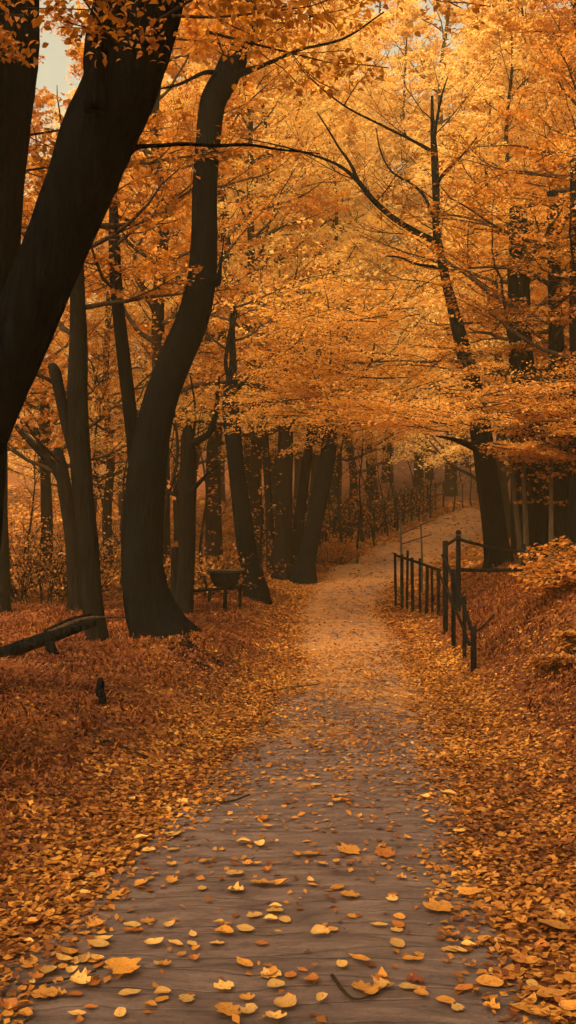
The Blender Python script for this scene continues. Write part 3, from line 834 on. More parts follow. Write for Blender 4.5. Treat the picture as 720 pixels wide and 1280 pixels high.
def post(root, base, top, r, seed=0, name='post', cap=True):
    mb = MB(); b = Vector(base); tp = Vector(top)
    b2 = b - Vector((0, 0, .2))
    P = [b2.lerp(tp, i / 7) for i in range(8)]
    mb.tube(P, [r * (1 + .05 * math.sin(i * 2.1 + seed)) for i in range(8)], 10, .05, seed)
    mb.build(name, M['wood'], root)


# near descending handrail
fr = [(592, 845, 783, 12.0, .045), (580.5, 827, 745, 12.9, .035), (567, 800, 712, 14.0, .042), (556.5, 786, 676, 15.4, .055)]
b0 = at(592, 845, 12.0)
root = empty('handrail_fence', (b0.x, b0.y, gz(b0.x, b0.y)), 'dark wooden handrail fence stepping down the right side of the path', 'fence')
tops = []
for i, (x, yb, yt, D, r) in enumerate(fr):
    b = at(x, yb, D); tp = at(x, yt, D); b.z = min(b.z, gz(b.x, b.y)); post(root, b, tp, r * .78, i); tops.append(tp)
r0 = [at(592, 786, 12.0), at(580.5, 751, 12.9), at(566, 716, 14.0), at(556, 694, 15.4)]
mb = MB(); Qr = dense([(p.x - .03, p.y, p.z, .027) for p in r0], 20); mb.tube(Qr[:, :3], Qr[:, 3], 8, .06, 2); mb.build('rail', M['wood'], root)
r1 = [at(591, 806, 12.0), at(579, 776, 12.9), at(562, 738, 14.0), at(550, 712, 15.6)]
mb = MB(); Qr = dense([(p.x - .04, p.y, p.z, .022) for p in r1], 20); mb.tube(Qr[:, :3], Qr[:, 3], 8, .06, 3); mb.build('rail', M['wood'], root)
mb = rail_mb(at(594, 790, 12.0), at(618, 768, 12.4), .012, .02, 4); mb.build('brace', M['wood'], root)

# tall post with cross rails towards the maple
root = empty('cross_rail_fence', at(573, 738, 16.4), 'tall dark post with two long rails running right to the maple', 'fence')
p = at(573, 738, 16.4); p.z = gz(p.x, p.y); post(root, p, at(573, 669, 16.4), .042, 5)
mb = MB(); c = at(573, 667, 16.4); mb.tube([c - Vector((0, 0, .02)), c, c + Vector((0, 0, .035)), c + Vector((0, 0, .06))], [.03, .052, .046, .02], 10); mb.build('post_cap', M['wood'], root)
q = at(655, 712, 17.2); q.z = gz(q.x, q.y) ; post(root, q, at(655, 680, 17.2), .028, 6)
for a, b, r, sg in (((573, 674, 16.4), (655, 690, 17.2), .026, .03), ((573, 712, 16.4), (655, 712, 17.0), .03, .01), ((557, 682, 15.5), (573, 672, 16.4), .024, 0)):
    rail_mb(at(*a), at(*b), r, sg, 7).build('rail', M['wood'], root)

# picket run at the bend
pk = [(495, 734, 691, 20.2), (502.5, 739, 693, 19.9), (508.5, 742, 688, 19.6), (516, 746, 697, 19.2), (525, 747, 698, 18.9), (533, 748, 706, 18.5), (541, 748, 710, 18.1), (548, 752, 712, 17.6)]
b0 = at(*[pk[0][0], pk[0][1], pk[0][3]])
root = empty('picket_fence', (b0.x, b0.y, gz(b0.x, b0.y)), 'short row of dark upright pickets under a rail at the bend', 'fence')
for i, (x, yb, yt, D) in enumerate(pk):
    b = at(x, yb, D); b.z = min(b.z, gz(b.x, b.y)); post(root, b, at(x + (i % 3 - 1) * 1.2, yt, D), .032 if i % 2 else .026, i, 'picket')
    print('picket ground', i, round(gz(b.x, b.y), 2), round(at(x, yb, D).z, 2))
mb = MB(); Qr = dense([(p.x, p.y - .03, p.z, .028) for p in (at(494, 694, 20.2), at(516, 701, 19.2), at(533, 707, 18.5), at(550, 713, 17.5))], 14); mb.tube(Qr[:, :3], Qr[:, 3], 8, .06, 9); mb.build('rail', M['wood'], root)

# thin grey rustic rail further up the path
root = empty('stick_fence', hit(527, 697, 18, 40), 'thin grey stick fence behind the pickets, leaning over the path', 'fence')
for (x, yb, yt) in ((501, 700, 640), (527, 700, 655)):
    b = at(x, yb, 22.0); b.z = gz(b.x, b.y); mb = MB(); tp = at(x - 1, yt, 22.0); mb.tube([b - Vector((0, 0, .15)), b.lerp(tp, .5) + Vector((.02, 0, 0)), tp], [.028, .024, .016], 7, .06, 3); mb.build('post', M['fwood'], root)
for a, b in (((500, 668), (541, 650)), ((502, 680), (540, 668))):
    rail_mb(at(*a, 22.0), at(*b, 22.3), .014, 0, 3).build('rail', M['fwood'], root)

# far rail on the outer side of the bend
ys = np.linspace(29, 52, 13)
root = empty('far_rail_fence', (float(xc(40)) - 2.0, 40, gz(float(xc(40)) - 2, 40)), 'long pale topped rail fence following the left of the climbing path', 'fence')
P = []
for i, y in enumerate(ys):
    x = float(xc(y)) - float(wc(y)) - .55; z = gz(x, y); P.append(Vector((x, y, z + 1.35)))
    mb = MB(); mb.tube([(x, y, z - .2), (x, y, z + .7), (x, y, z + 1.4)], [.05, .05, .045], 7, .04, i); mb.build('post', M['bark2'], root)
for i in range(len(P) - 1):
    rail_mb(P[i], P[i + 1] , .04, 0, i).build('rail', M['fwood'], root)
    rail_mb(P[i] - Vector((0, 0, .6)), P[i + 1] - Vector((0, 0, .6)), .035, 0, i).build('rail', M['bark2'], root)

# fence along left behind the trunks
root = empty('low_rail', at(250, 742, 18.4), 'low thin rail on stubby posts behind the S-curved trunk', 'fence')
rail_mb(at(200, 740, 18.4), at(303, 733, 18.9), .03, .02, 3).build('rail', M['bark2'], root)
for x in (208, 262, 300):
    b = at(x, 755, 18.5); b.z = gz(b.x, b.y); tp = at(x, 735, 18.5); mb = MB(); mb.tube([b - Vector((0, 0, .2)), tp], [.035, .03], 7); mb.build('post', M['bark2'], root)

# ------------------------------------------------------------------ little table, log, stumps
p = at(281, 757, 18.0); g = gz(p.x, p.y)
root = empty('trough_table', (p.x, p.y, g), 'small dark wooden bowl shaped trough on one thin post beside the leaning trunk', 'trough')
tz = at(281, 713, 18.0).z
def trough(z0, z1, a0, a1, name, m):
    mb = MB(); V = []; ns = 20
    prof = [(z0, a0 * .7), (z0 + .02, a0), ((z0 + z1) / 2, (a0 + a1) / 2 * 1.04), (z1 - .01, a1), (z1, a1 * .97), (z1 - .05, a1 * .88)]
    for z_, r_ in prof:
        for q in range(ns):
            t_ = 2 * math.pi * q / ns; c_, s_ = math.cos(t_), math.sin(t_)
            V.append((p.x + r_ * math.copysign(abs(c_) ** .6, c_), p.y + .62 * r_ * math.copysign(abs(s_) ** .6, s_), z_))
    mb.add(V, [(k * ns + q, k * ns + (q + 1) % ns, (k + 1) * ns + (q + 1) % ns, (k + 1) * ns + q) for k in range(len(prof) - 1) for q in range(ns)])
    V2 = [V[q] for q in range(ns)] + [(p.x, p.y, z0)]; mb.add(V2, [(ns, (q + 2) % ns, q + 1, q) for q in range(0, ns, 2)])
    V3 = [V[5 * ns + q] for q in range(ns)] + [(p.x, p.y, z1 - .05)]; mb.add(V3, [(ns, q, q + 1, (q + 2) % ns) for q in range(0, ns, 2)])
    mb.build(name, m, root)


trough(tz - .30, tz - .02, .20, .29, 'bowl', M['wood'])
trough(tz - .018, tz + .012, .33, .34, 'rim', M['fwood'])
mb = MB(); mb.tube([(p.x, p.y, g - .15), (p.x + .01, p.y, (g + tz) / 2), (p.x, p.y, tz - .28)], [.04, .034, .034], 10, .05, 2); mb.build('leg', M['wood'], root)

root = empty('fallen_log', hit(50, 815, 8, 20), 'dark fallen log sloping in from the left edge, propped on a stub', 'log')
def onto(x, y, D, r, lift=0.0):
    p = at(x, y, D); return (p.x, p.y, max(p.z, gz(p.x, p.y) + r * .55 + lift), r)


mb = MB(); Qr = dense([onto(-110, 856, 11.0, .085), onto(-20, 825, 11.2, .08), onto(50, 801, 11.5, .075), onto(118, 778, 12.0, .05)], 26); mb.tube(Qr[:, :3], Qr[:, 3], 16, .08, 4); mb.build('stem', M['bark'], root)
mb = MB(); Qr = dense([onto(62, 792, 11.6, .05, .12), onto(105, 774, 12.0, .035, .1), onto(158, 771, 12.3, .012, .1)], 14); mb.tube(Qr[:, :3], Qr[:, 3] * .8, 8, .1, 5); mb.build('branch', M['twig'], root)
mb = MB(); Qr = dense([onto(56, 790, 11.9, .03, .14), onto(88, 774, 12.2, .022, .16), onto(115, 768, 12.6, .01, .15)], 14); mb.tube(Qr[:, :3], Qr[:, 3], 8, .1, 6); mb.build('branch', M['bark2'], root)

for (x, yb, yt, r, lb) in ((128, 884, 848, .035, 'small dark snag standing in leaves in front of the straight trunk'), (67, 866, 806, .055, 'short dark stub of trunk propping the fallen log')):
    b = hit(x, yb, 6, 20); D = b.y; tp = at(x - 2, yt, D + .2)
    if r > .05:
        tp = at(x - 4, 801, 11.42); b = Vector((tp.x + .04, tp.y, gz(tp.x, tp.y)))
    root = empty('snag', b, lb, 'stump'); mb = MB()
    mb.tube([b - Vector((0, 0, .15)), b.lerp(tp, .3) + Vector((.01, 0, 0)), b.lerp(tp, .6) - Vector((.012, 0, 0)), b.lerp(tp, .85), tp], [r * 1.35, r * .9, r * 1.05, r * .9, r * .6], 10, .16, 4); mb.build('stem', M['bark'], root)

# fallen twigs
G_T = 'fallen sticks lying among the leaves'
sticks = [([(535, 1230), (500, 1240 - 10), (455, 1255)], 'x'), ]
for pts, r, lb in (([(415, 1228), (432, 1250), (447, 1262), (472, 1250)], .007, 'thin crooked twig on the path at the bottom right of centre'),
                   ([(262, 1010), (290, 1006), (312, 998)], .010, 'short brown stick on the upper path left of centre'),
                   ([(120, 925), (150, 938), (185, 952)], .014, 'dark stick on the leaf mound below the S-curved trunk'),
                   ([(90, 880), (110, 910), (128, 935)], .012, 'thin dark stick on the mound left of the snag'),
                   ([(330, 868), (365, 862), (400, 858)], .010, 'thin stick across the left path edge beyond the curved roots'),
                   ([(20, 1240), (60, 1238), (120, 1226)], .006, 'long thin twig near the bottom left corner')):
    W = [hit(x, y) + Vector((0, 0, r + .012)) for x, y in pts]
    Qr = dense([(*w, r * (1 - .2 * i)) for i, w in enumerate(W)], 12); mb = MB(); mb.tube(Qr[:, :3], Qr[:, 3], 6, .1, 2)
    o = mb.build('fallen_twig', M['twig']); tag(o, lb, 'twig', G_T)

# ------------------------------------------------------------------ leaf litter (stuff)
def litter(name, n, xr, yr, prob, leaf, mat, label, lift=.01, tilt=.22, ypow=1.0):
    x = RNG.uniform(*xr, n); y = yr[0] + (yr[1] - yr[0]) * RNG.random(n) ** ypow
    keep = RNG.random(n) < prob(x, y); x, y = x[keep], y[keep]; n = len(x)
    L = leaf * RNG.uniform(.55, 1.3, n) * (1 + np.maximum(0, y - 12) * .035)
    e = .03
    gx_ = (ground(x + e, y) - ground(x - e, y)) / (2 * e); gy_ = (ground(x, y + e) - ground(x, y - e)) / (2 * e)
    z = ground(x, y) + lift + RNG.random(n) * lift * 1.6
    yaw = RNG.uniform(0, 6.28, n)
    tx = np.arctan(gx_ * np.cos(yaw) + gy_ * np.sin(yaw)) + RNG.normal(0, tilt, n)
    ty = np.arctan(-gx_ * np.sin(yaw) + gy_ * np.cos(yaw)) + RNG.normal(0, tilt, n)
    V, Fq = kites(np.stack([x, y, z], -1), yaw, tx, ty, L, L * RNG.uniform(.5, .85, n), .15)
    o = obj_np(name, V, Fq, mat); tag(o, label, 'leaves', None, 'stuff'); print(name, n)


inview = lambda x, y: (np.abs(x) < .34 * y + 1.2)


def p_gold(x, y):
    u = np.abs(x - xc(y)) / wc(y)
    patch = .5 + .5 * wob(x, y, 2.2)
    on = .015 + .16 * ss(5.5, 9, y) + .10 * patch * ss(3.5, 7, y) - .12 * ss(12, 18, y)
    nw = .12 * (1 - ss(4, 7, y)); on = on + .75 * ss(.6 + nw, 1.05 + nw, u + .12 * wob(x, y, 1.7))
    far = 1 - .82 * ss(1.4, 2.15, u + .15 * wob(x, y, 1.9)) * ss(4.5, 7.5, y) * (1 - ss(17, 24, y))  # gold thinned on the banks; dark russet there stands in for shade
    return np.where(u < 1.0 + nw, on, 1.0 * far) * inview(x, y)


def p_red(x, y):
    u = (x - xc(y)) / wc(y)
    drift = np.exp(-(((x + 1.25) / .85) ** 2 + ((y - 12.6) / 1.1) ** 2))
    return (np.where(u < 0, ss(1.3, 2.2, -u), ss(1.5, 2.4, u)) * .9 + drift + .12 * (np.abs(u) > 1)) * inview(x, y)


litter('leaf_litter', 230000, (-5.2, 5.2), (2.8, 14), p_gold, .045, M['litter'], 'thick golden brown leaf litter along both sides of the near path', ypow=.9)
litter('mid_leaf_litter', 120000, (-6, 7.5), (14, 26), p_gold, .05, M['litter'], 'golden leaf litter round the path bend', lift=.012)
litter('far_leaf_litter', 110000, (-18, 24), (26, 60), p_gold, .08, M['litter'], 'golden leaf carpet spreading over the ground between the farther trees', lift=.015)
litter('shaded_russet_litter', 130000, (-6.5, 6.5), (3, 20), p_red, .042, M['shadedredlitter'], 'dark russet leaf litter on the banks either side', lift=.02, tilt=.45)


# dry grass and fern-like blades on banks
def blades(name, n, xr, yr, prob, L0, mat, label, w=.009, bend=.9):
    x = RNG.uniform(*xr, n); y = RNG.uniform(*yr, n)
    keep = RNG.random(n) < prob(x, y); x, y = x[keep], y[keep]; n = len(x)
    z = ground(x, y) - .01
    # clumped heading
    yaw = wob(x, y, .8) * 2.5 + RNG.normal(0, .6, n) - 1.2
    L = L0 * RNG.uniform(.5, 1.3, n); W = w * RNG.uniform(.6, 1.4, n)
    d = np.stack([np.cos(yaw), np.sin(yaw), np.zeros(n)], -1); s = np.stack([-np.sin(yaw), np.cos(yaw), np.zeros(n)], -1)
    P0 = np.stack([x, y, z], -1); Vs = []
    el = RNG.uniform(.5, 1.1, n)
    for k, (f, h, ww) in enumerate([(0, 0, 1), (.4, .38, .9), (.75, .42, .6), (1.0, .25, .1)]):
        c = P0 + d * (f * L * np.cos(el * .6))[:, None] + np.array([0, 0, 1.0]) * (h * L * el)[:, None]
        Vs += [c - s * (W * ww)[:, None], c + s * (W * ww)[:, None]]
    V = np.stack(Vs, 1).reshape(-1, 3)
    b = (np.arange(n) * 8)[:, None, None]
    q = np.array([[0, 1, 3, 2], [2, 3, 5, 4], [4, 5, 7, 6]])[None]
    Fq = (b + q).reshape(-1, 4)
    tag(obj_np(name, V, Fq, mat), label, 'grass', None, 'stuff')


def p_grass(x, y):
    u = (x - xc(y)) / wc(y)
    return np.where(u < 0, ss(1.5, 2.6, -u), ss(1.7, 2.6, u)) * inview(x, y) * (.35 + .65 * ss(-.2, .5, wob(x, y, 1.3)))


blades('dry_grass', 110000, (-6.5, 7), (5.5, 22), p_grass, .21, M['grass'], 'dry russet grass and fern tangled through the leaves on the banks')

# ------------------------------------------------------------------ single leaves on the near path
def single_leaf(kind, L, W, curl, cup, mat, name='fallen_leaf'):
    nu, nv = 11, 7
    V = []
    for i in range(nu):
        t_ = i / (nu - 1)
        if kind == 'oval': w = math.sin(math.pi * min(1, max(0, t_))) ** .62
        elif kind == 'point': w = math.sin(math.pi * t_ ** .8) ** .9
        else: w = math.sin(math.pi * t_) ** .55 * (1 + .28 * math.sin(t_ * 17))
        for j in range(nv):
            s_ = 2 * j / (nv - 1) - 1
            xx = (t_ - .5) * L; yy = s_ * w * W / 2 + .06 * W * math.sin(t_ * 5)
            zz = cup * (s_ * w) ** 2 * W + curl * (t_ - .45) ** 2 * L + .012 * L * math.sin(t_ * 11 + s_ * 4)
            V.append((xx, yy, zz))
    n1 = len(V)
    V = np.array(V); Fl = []
    for i in range(nu - 1):
        for j in range(nv - 1):
            a = i * nv + j; Fl.append((a, a + nv, a + nv + 1, a + 1))
    # stalk
    mb = MB(); mb.add(V, Fl)
    mb.tube([(-.5 * L, 0, curl * .2 * L), (-.62 * L, .02 * L, curl * .2 * L + .004), (-.75 * L, .06 * L, curl * .1 * L + .002)], [.0016, .0013, .001], 4, cap=False)
    return np.vstack(mb.v), np.vstack(mb.f)


def sleaf_mat(name, c1, c2, rim):
    m, nt, out = new_mat(name); L = nt.links.new
    tc = N(nt, 'ShaderNodeTexCoord'); n1 = N(nt, 'ShaderNodeTexNoise'); n1.inputs['Scale'].default_value = 26; n1.inputs['Detail'].default_value = 5
    L(tc.outputs['Object'], n1.inputs['Vector'])
    oi = N(nt, 'ShaderNodeObjectInfo')
    rp = ramp(nt, [(.35, c1), (.65, c2)]); L(n1.outputs['Fac'], rp.inputs[0])
    hs = N(nt, 'ShaderNodeHueSaturation'); mr = N(nt, 'ShaderNodeMapRange'); mr.inputs[3].default_value = .7; mr.inputs[4].default_value = 1.2
    L(oi.outputs['Random'], mr.inputs[0]); L(mr.outputs[0], hs.inputs['Value']); L(rp.outputs[0], hs.inputs['Color'])
    wv = N(nt, 'ShaderNodeTexWave'); wv.bands_direction = 'X'; wv.inputs['Scale'].default_value = 30; wv.inputs['Distortion'].default_value = 2
    L(tc.outputs['Object'], wv.inputs['Vector'])
    sp = N(nt, 'ShaderNodeSeparateXYZ'); L(tc.outputs['Object'], sp.inputs[0])
    ab = N(nt, 'ShaderNodeMath'); ab.operation = 'ABSOLUTE'; L(sp.outputs['Y'], ab.inputs[0])
    mm = N(nt, 'ShaderNodeMath'); mm.operation = 'MULTIPLY'; mm.inputs[1].default_value = 1.1; L(ab.outputs[0], mm.inputs[0])
    sb = N(nt, 'ShaderNodeMath'); sb.operation = 'SUBTRACT'; L(sp.outputs['X'], sb.inputs[0]); L(mm.outputs[0], sb.inputs[1])
    ml = N(nt, 'ShaderNodeMath'); ml.operation = 'MULTIPLY'; ml.inputs[1].default_value = 9; L(sb.outputs[0], ml.inputs[0])
    fr_ = N(nt, 'ShaderNodeMath'); fr_.operation = 'FRACT'; L(ml.outputs[0], fr_.inputs[0])
    g1 = N(nt, 'ShaderNodeMath'); g1.operation = 'LESS_THAN'; g1.inputs[1].default_value = .12; L(fr_.outputs[0], g1.inputs[0])
    g2 = N(nt, 'ShaderNodeMath'); g2.operation = 'LESS_THAN'; g2.inputs[1].default_value = .014; L(ab.outputs[0], g2.inputs[0])
    g3 = N(nt, 'ShaderNodeMath'); g3.operation = 'MAXIMUM'; L(g1.outputs[0], g3.inputs[0]); L(g2.outputs[0], g3.inputs[1])
    g4 = N(nt, 'ShaderNodeMath'); g4.operation = 'MULTIPLY'; g4.inputs[1].default_value = .45; L(g3.outputs[0], g4.inputs[0])
    vm = N(nt, 'ShaderNodeMix'); vm.data_type = 'RGBA'; vm.blend_type = 'MULTIPLY'; L(g4.outputs[0], vm.inputs[0]); L(hs.outputs[0], vm.inputs[6]); vm.inputs[7].default_value = (.6, .42, .3, 1)
    n9 = N(nt, 'ShaderNodeTexNoise'); n9.inputs['Scale'].default_value = 6; n9.inputs['Detail'].default_value = 6
    va = N(nt, 'ShaderNodeVectorMath'); va.operation = 'ADD'; L(tc.outputs['Object'], va.inputs[0]); L(oi.outputs['Location'], va.inputs[1]); L(va.outputs[0], n9.inputs['Vector'])
    r9 = ramp(nt, [(.57, (0, 0, 0)), (.68, (1, 1, 1))]); L(n9.outputs['Fac'], r9.inputs[0])
    v2 = N(nt, 'ShaderNodeMix'); v2.data_type = 'RGBA'; v2.blend_type = 'MULTIPLY'; L(r9.outputs[0], v2.inputs[0]); L(vm.outputs[2], v2.inputs[6]); v2.inputs[7].default_value = (.5, .33, .25, 1)
    hs = v2
    pb = N(nt, 'ShaderNodeBsdfPrincipled'); pb.inputs['Roughness'].default_value = .5; pb.inputs['Specular IOR Level'].default_value = .35
    bp = N(nt, 'ShaderNodeBump'); bp.inputs['Strength'].default_value = .4; bp.inputs['Distance'].default_value = .002
    L(wv.outputs['Fac'], bp.inputs['Height']); L(bp.outputs[0], pb.inputs['Normal'])
    L(hs.outputs[2], pb.inputs['Base Color'])
    tr = N(nt, 'ShaderNodeBsdfTranslucent'); L(hs.outputs[2], tr.inputs[0])
    ms = N(nt, 'ShaderNodeMixShader'); ms.inputs[0].default_value = .15; L(pb.outputs[0], ms.inputs[1]); L(tr.outputs[0], ms.inputs[2]); L(ms.outputs[0], out.inputs[0])
    return m


SL = {'y': sleaf_mat('pale_yellow_leaf', (.56, .30, .075), (.72, .43, .14), None), 'g': sleaf_mat('golden_leaf', (.46, .18, .025), (.62, .29, .05), None), 'o': sleaf_mat('orange_leaf', (.34, .10, .018), (.5, .18, .03), None), 'r': sleaf_mat('red_brown_leaf', (.17, .035, .012), (.28, .07, .02), None)}
LM = {}
for kd in ('oval', 'point', 'lobed'):
    for cn, (cu, cp) in {'flat': (.12, .06), 'cup': (.35, .3), 'curl': (.75, .12)}.items():
        V, Fq = single_leaf(kd, 1.0, {'oval': .68, 'point': .52, 'lobed': .8}[kd], cu, cp, None)
        for col in SL:
            me = bpy.data.meshes.new('fallen_leaf'); me.from_pydata([tuple(v) for v in V], [], [tuple(int(q) for q in f) for f in Fq]); me.materials.append(SL[col])
            me.polygons.foreach_set('use_smooth', np.ones(len(me.polygons), dtype=bool)); LM[kd, cn, col] = me
G_L = 'single leaves scattered on the near path'


def put_leaf(x, y, wpx, kd, cn, col, yaw, label):
    p = hit(x, y, 2.5, 14)
    s = wpx / F_PX * p.y
    o = bpy.data.objects.new('fallen_leaf', LM[kd, cn, col]); C.objects.link(o)
    e = .02
    nx_ = -(gz(p.x + e, p.y) - gz(p.x - e, p.y)) / (2 * e); ny_ = -(gz(p.x, p.y + e) - gz(p.x, p.y - e)) / (2 * e)
    q = Vector((0, 0, 1)).rotation_difference(Vector((nx_, ny_, 1)).normalized()) @ Quaternion((0, 0, 1), yaw) @ Quaternion((1, 0, 0), random.gauss(0, .12))
    o.rotation_mode = 'QUATERNION'; o.rotation_quaternion = q
    o.location = (p.x, p.y, p.z + .012 + .012 * s / .1); o.scale = (s, s, s)
    tag(o, label, 'leaf', G_L)


known = [(345, 1246, 26, 'oval', 'cup', 'y', 'pale cupped leaf on dark boards at the bottom just left of centre'),
         (305, 1215, 34, 'point', 'flat', 'g', 'broad golden leaf above the pale cupped one near the bottom centre'),
         (203, 1254, 22, 'oval', 'cup', 'y', 'small cupped pale leaf near the bottom, left of centre'),
         (162, 1252, 30, 'point', 'flat', 'y', 'pale pointed leaf touching a cluster near the bottom left'),
         (152, 1225, 56, 'lobed', 'flat', 'g', 'largest leaf, golden and lobed, on the bottom left of the path'),
         (165, 1166, 26, 'oval', 'flat', 'y', 'single pale oval leaf on bare path left of centre'),
         (122, 1189, 34, 'point', 'flat', 'y', 'pale long leaf at the left path margin above the lobed one'),
         (88, 1202, 36, 'point', 'curl', 'g', 'curled golden leaf at the left path margin'),
         (192, 1188, 26, 'oval', 'curl', 'y', 'curled pale leaf with its mate touching on the left'),
         (220, 1185, 26, 'point', 'flat', 'y', 'pale leaf touching the curled one left of centre'),
         (240, 1189, 18, 'oval', 'flat', 'y', 'tiny pale leaf right of the touching pair'),
         (276, 1162, 24, 'point', 'cup', 'y', 'pale pointed leaf just above a golden one left of centre'),
         (280, 1176, 28, 'oval', 'cup', 'g', 'golden cupped leaf left of centre below a pale one'),
         (344, 1139, 18, 'oval', 'cup', 'y', 'bright small leaf topmost of a trio at path centre'),
         (338, 1156, 20, 'oval', 'cup', 'y', 'bright small leaf at the left of the trio at path centre'),
         (356, 1156, 20, 'oval', 'flat', 'y', 'bright small leaf at the right of the trio at path centre'),
         (327, 1187, 18, 'oval', 'flat', 'o', 'small orange upright leaf below the trio at path centre'),
         (400, 1178, 26, 'oval', 'cup', 'y', 'pale shell shaped leaf alone right of the trio'),
         (427, 1217, 22, 'oval', 'flat', 'y', 'pale oval leaf left of a bigger pale one near the bottom'),
         (449, 1210, 32, 'point', 'flat', 'g', 'long golden leaf near the bottom right of centre'),
         (516, 1206, 30, 'point', 'flat', 'g', 'golden leaf alone on grey boards right of centre'),
         (512, 1248, 30, 'point', 'flat', 'y', 'bright pale pointed leaf beside a red brown one'),
         (519, 1235, 24, 'lobed', 'cup', 'r', 'red brown crumpled leaf, the only red one on the path'),
         (480, 1247, 26, 'point', 'curl', 'y', 'curved pale leaf left of the bright pointed one'),
         (452, 1245, 26, 'lobed', 'flat', 'g', 'folded golden leaf by the twig near the bottom'),
         (557, 1258, 26, 'oval', 'flat', 'g', 'round golden leaf near the bottom right'),
         (564, 1195, 22, 'point', 'flat', 'y', 'pale leaf on the right margin of the bare boards'),
         (437, 1125, 26, 'lobed', 'flat', 'g', 'golden squarish leaf on boards right of the trio'),
         (436, 1071, 32, 'lobed', 'flat', 'g', 'jagged golden leaf in the middle of the path'),
         (387, 1075, 26, 'point', 'flat', 'g', 'golden leaf left of the jagged one'),
         (481, 1073, 30, 'lobed', 'flat', 'o', 'orange leaf right of the jagged one'),
         (293, 1098, 24, 'oval', 'flat', 'y', 'pale flat leaf left of the path middle'),
         (328, 1110, 34, 'lobed', 'flat', 'g', 'golden lobed leaf up and left of the trio'),
         (214, 1049, 24, 'point', 'curl', 'y', 'pale curled leaf at the left where leaves thin out'),
         (186, 1068, 18, 'oval', 'flat', 'y', 'small pale leaf above a golden one at left'),
         (257, 1081, 20, 'point', 'flat', 'g', 'golden leaf among three at left of the path'),
         (216, 1068, 18, 'oval', 'flat', 'y', 'small pale leaf in the left row'),
         (148, 1081, 20, 'oval', 'flat', 'y', 'pale oval leaf where litter ends at left'),
         (115, 1102, 22, 'oval', 'flat', 'y', 'pale oval leaf deep in the left litter'),
         (304, 1060, 20, 'oval', 'cup', 'y', 'cupped pale leaf near the upper path middle'),
         (497, 984, 16, 'point', 'curl', 'y', 'pale leaf far up on the right of the path'),
         (560, 998, 22, 'point', 'cup', 'y', 'pale leaf at the start of the right litter'),
         (395, 986, 16, 'point', 'flat', 'y', 'pale sliver of leaf far up the path middle'),
         (425, 1000, 20, 'oval', 'curl', 'y', 'curled ring like leaf far up the path'),
         (285, 1272, 40, 'lobed', 'flat', 'g', 'golden leaf cut by the bottom edge left of centre'),
         (70, 1158, 22, 'oval', 'flat', 'g', 'golden leaf left on the litter edge, upper of two'),
         (56, 1250, 34, 'lobed', 'flat', 'g', 'golden lobed leaf in the bottom left corner'),
         (36, 1209, 26, 'oval', 'flat', 'g', 'rounded golden leaf at the lower left edge'),
         (114, 1266, 20, 'point', 'flat', 'o', 'orange leaf at the bottom edge on the left'),
         (655, 1270, 40, 'point', 'flat', 'g', 'big golden leaf at the bottom right corner'),
         (612, 1242, 36, 'oval', 'flat', 'g', 'golden oval leaf heading the bottom right pile'),
         (690, 1252, 44, 'point', 'flat', 'g', 'big golden leaf at the right edge near the bottom'),
         (660, 1213, 32, 'oval', 'flat', 'g', 'rounded golden leaf in the right pile'),
         (692, 1167, 50, 'oval', 'flat', 'g', 'broad golden leaf at the right edge of the litter'),
         (548, 1142, 40, 'lobed', 'flat', 'g', 'mustard clump leaf at the right of the bare boards'),
         (590, 1126, 44, 'point', 'flat', 'g', 'long golden leaf lying over the right path margin')]
for (x, y, w, kd, cn, col, lb) in known:
    put_leaf(x, y, w * .98, kd, cn, col, random.choice([0, math.pi]) + random.gauss(0, .45), lb)
rnd = random.Random(5)
for k in range(230):
    y = 1000 + 285 * rnd.random() ** .8; side = rnd.random()
    x = rnd.uniform(0, 720)
    if 120 < x < 560 and y > 1100 and rnd.random() < .35: continue
    col = rnd.choice('yyggggoo' if not 130 < x < 560 else 'yyggggo'); sz = (y - 660) / 620 * rnd.uniform(17, 33)
    zone = 'on the bare middle of the near path' if 150 < x < 560 else ('in the litter left of the near path' if x <= 150 else 'in the litter right of the near path')
    cname = {'y': 'pale yellow', 'g': 'golden', 'o': 'orange', 'r': 'red brown'}[col]
    kd = rnd.choice(['oval', 'oval', 'point', 'lobed'])
    put_leaf(x, y, sz, kd, rnd.choice(['flat', 'flat', 'cup', 'curl']), col, rnd.uniform(0, 6.28),
             f"{cname} {dict(oval='rounded', point='pointed', lobed='lobed')[kd]} leaf {zone}")

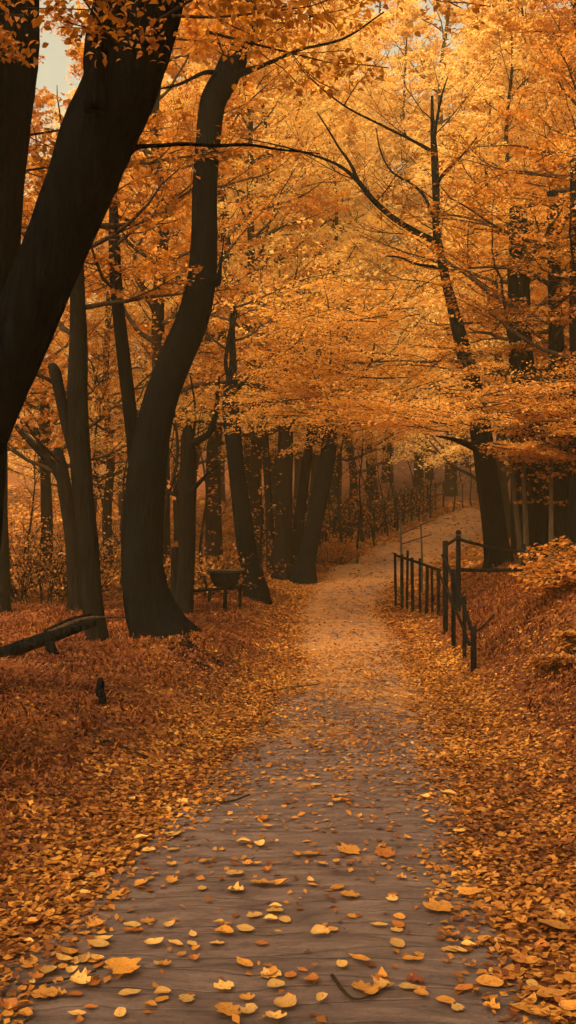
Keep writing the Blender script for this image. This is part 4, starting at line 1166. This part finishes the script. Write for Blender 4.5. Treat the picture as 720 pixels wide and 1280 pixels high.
# ------------------------------------------------------------------ haze
mb = MB(); mb.box((-130, -20, -3), (130, 135, 62))
hz = mb.build('haze', M['ground'], None, False)
m, nt, out = new_mat('warm_haze')
pv = N(nt, 'ShaderNodeVolumePrincipled'); pv.inputs['Color'].default_value = (.98, .76, .44, 1); pv.inputs['Density'].default_value = .0014; pv.inputs['Anisotropy'].default_value = .1
nt.links.new(pv.outputs[0], out.inputs['Volume'])
hz.data.materials.clear(); hz.data.materials.append(m); tag(hz, 'warm autumn haze filling the wood', 'haze', None, 'stuff')

# ------------------------------------------------------------------ sky, sun
SUN_EL, SUN_AZ = 43, -152     # azimuth from +Y (ahead), negative to the left
w = bpy.data.worlds.new('World'); sc.world = w; w.use_nodes = True
nt = w.node_tree; nt.nodes.clear()
sky = nt.nodes.new('ShaderNodeTexSky'); sky.sky_type = 'NISHITA'; sky.sun_disc = False
sky.sun_elevation = R(SUN_EL); sky.sun_rotation = R(SUN_AZ); sky.dust_density = 8; sky.air_density = 1.0; sky.ozone_density = .5
tint = nt.nodes.new('ShaderNodeMix'); tint.data_type = 'RGBA'; tint.blend_type = 'MULTIPLY'; tint.inputs[0].default_value = 1; tint.inputs[7].default_value = (2.65, 2.2, 1.18, 1)
bg = nt.nodes.new('ShaderNodeBackground'); bg.inputs['Strength'].default_value = .13
wo = nt.nodes.new('ShaderNodeOutputWorld')
nt.links.new(sky.outputs[0], tint.inputs[6]); nt.links.new(tint.outputs[2], bg.inputs[0]); nt.links.new(bg.outputs[0], wo.inputs[0])
sd = bpy.data.lights.new('sun', 'SUN'); sd.energy = 2.4; sd.angle = R(32); sd.color = (1, .77, .55)
so = bpy.data.objects.new('sun', sd); C.objects.link(so)
d = Vector((math.sin(R(SUN_AZ)) * math.cos(R(SUN_EL)), math.cos(R(SUN_AZ)) * math.cos(R(SUN_EL)), math.sin(R(SUN_EL))))
so.rotation_euler = d.to_track_quat('Z', 'Y').to_euler()

sc.view_settings.view_transform = 'Standard'; sc.view_settings.look = 'None'; sc.view_settings.gamma = 1; sc.view_settings.exposure = .35
cy = sc.cycles
cy.max_bounces = 6; cy.diffuse_bounces = 4; cy.transmission_bounces = 4; cy.glossy_bounces = 2; cy.volume_bounces = 1; cy.transparent_max_bounces = 8
cy.use_denoising = True; cy.use_adaptive_sampling = True; cy.adaptive_threshold = .02
cy.caustics_reflective = False; cy.caustics_refractive = False
print('FACES', sum(len(o.data.polygons) for o in C.objects if o.type == 'MESH'))
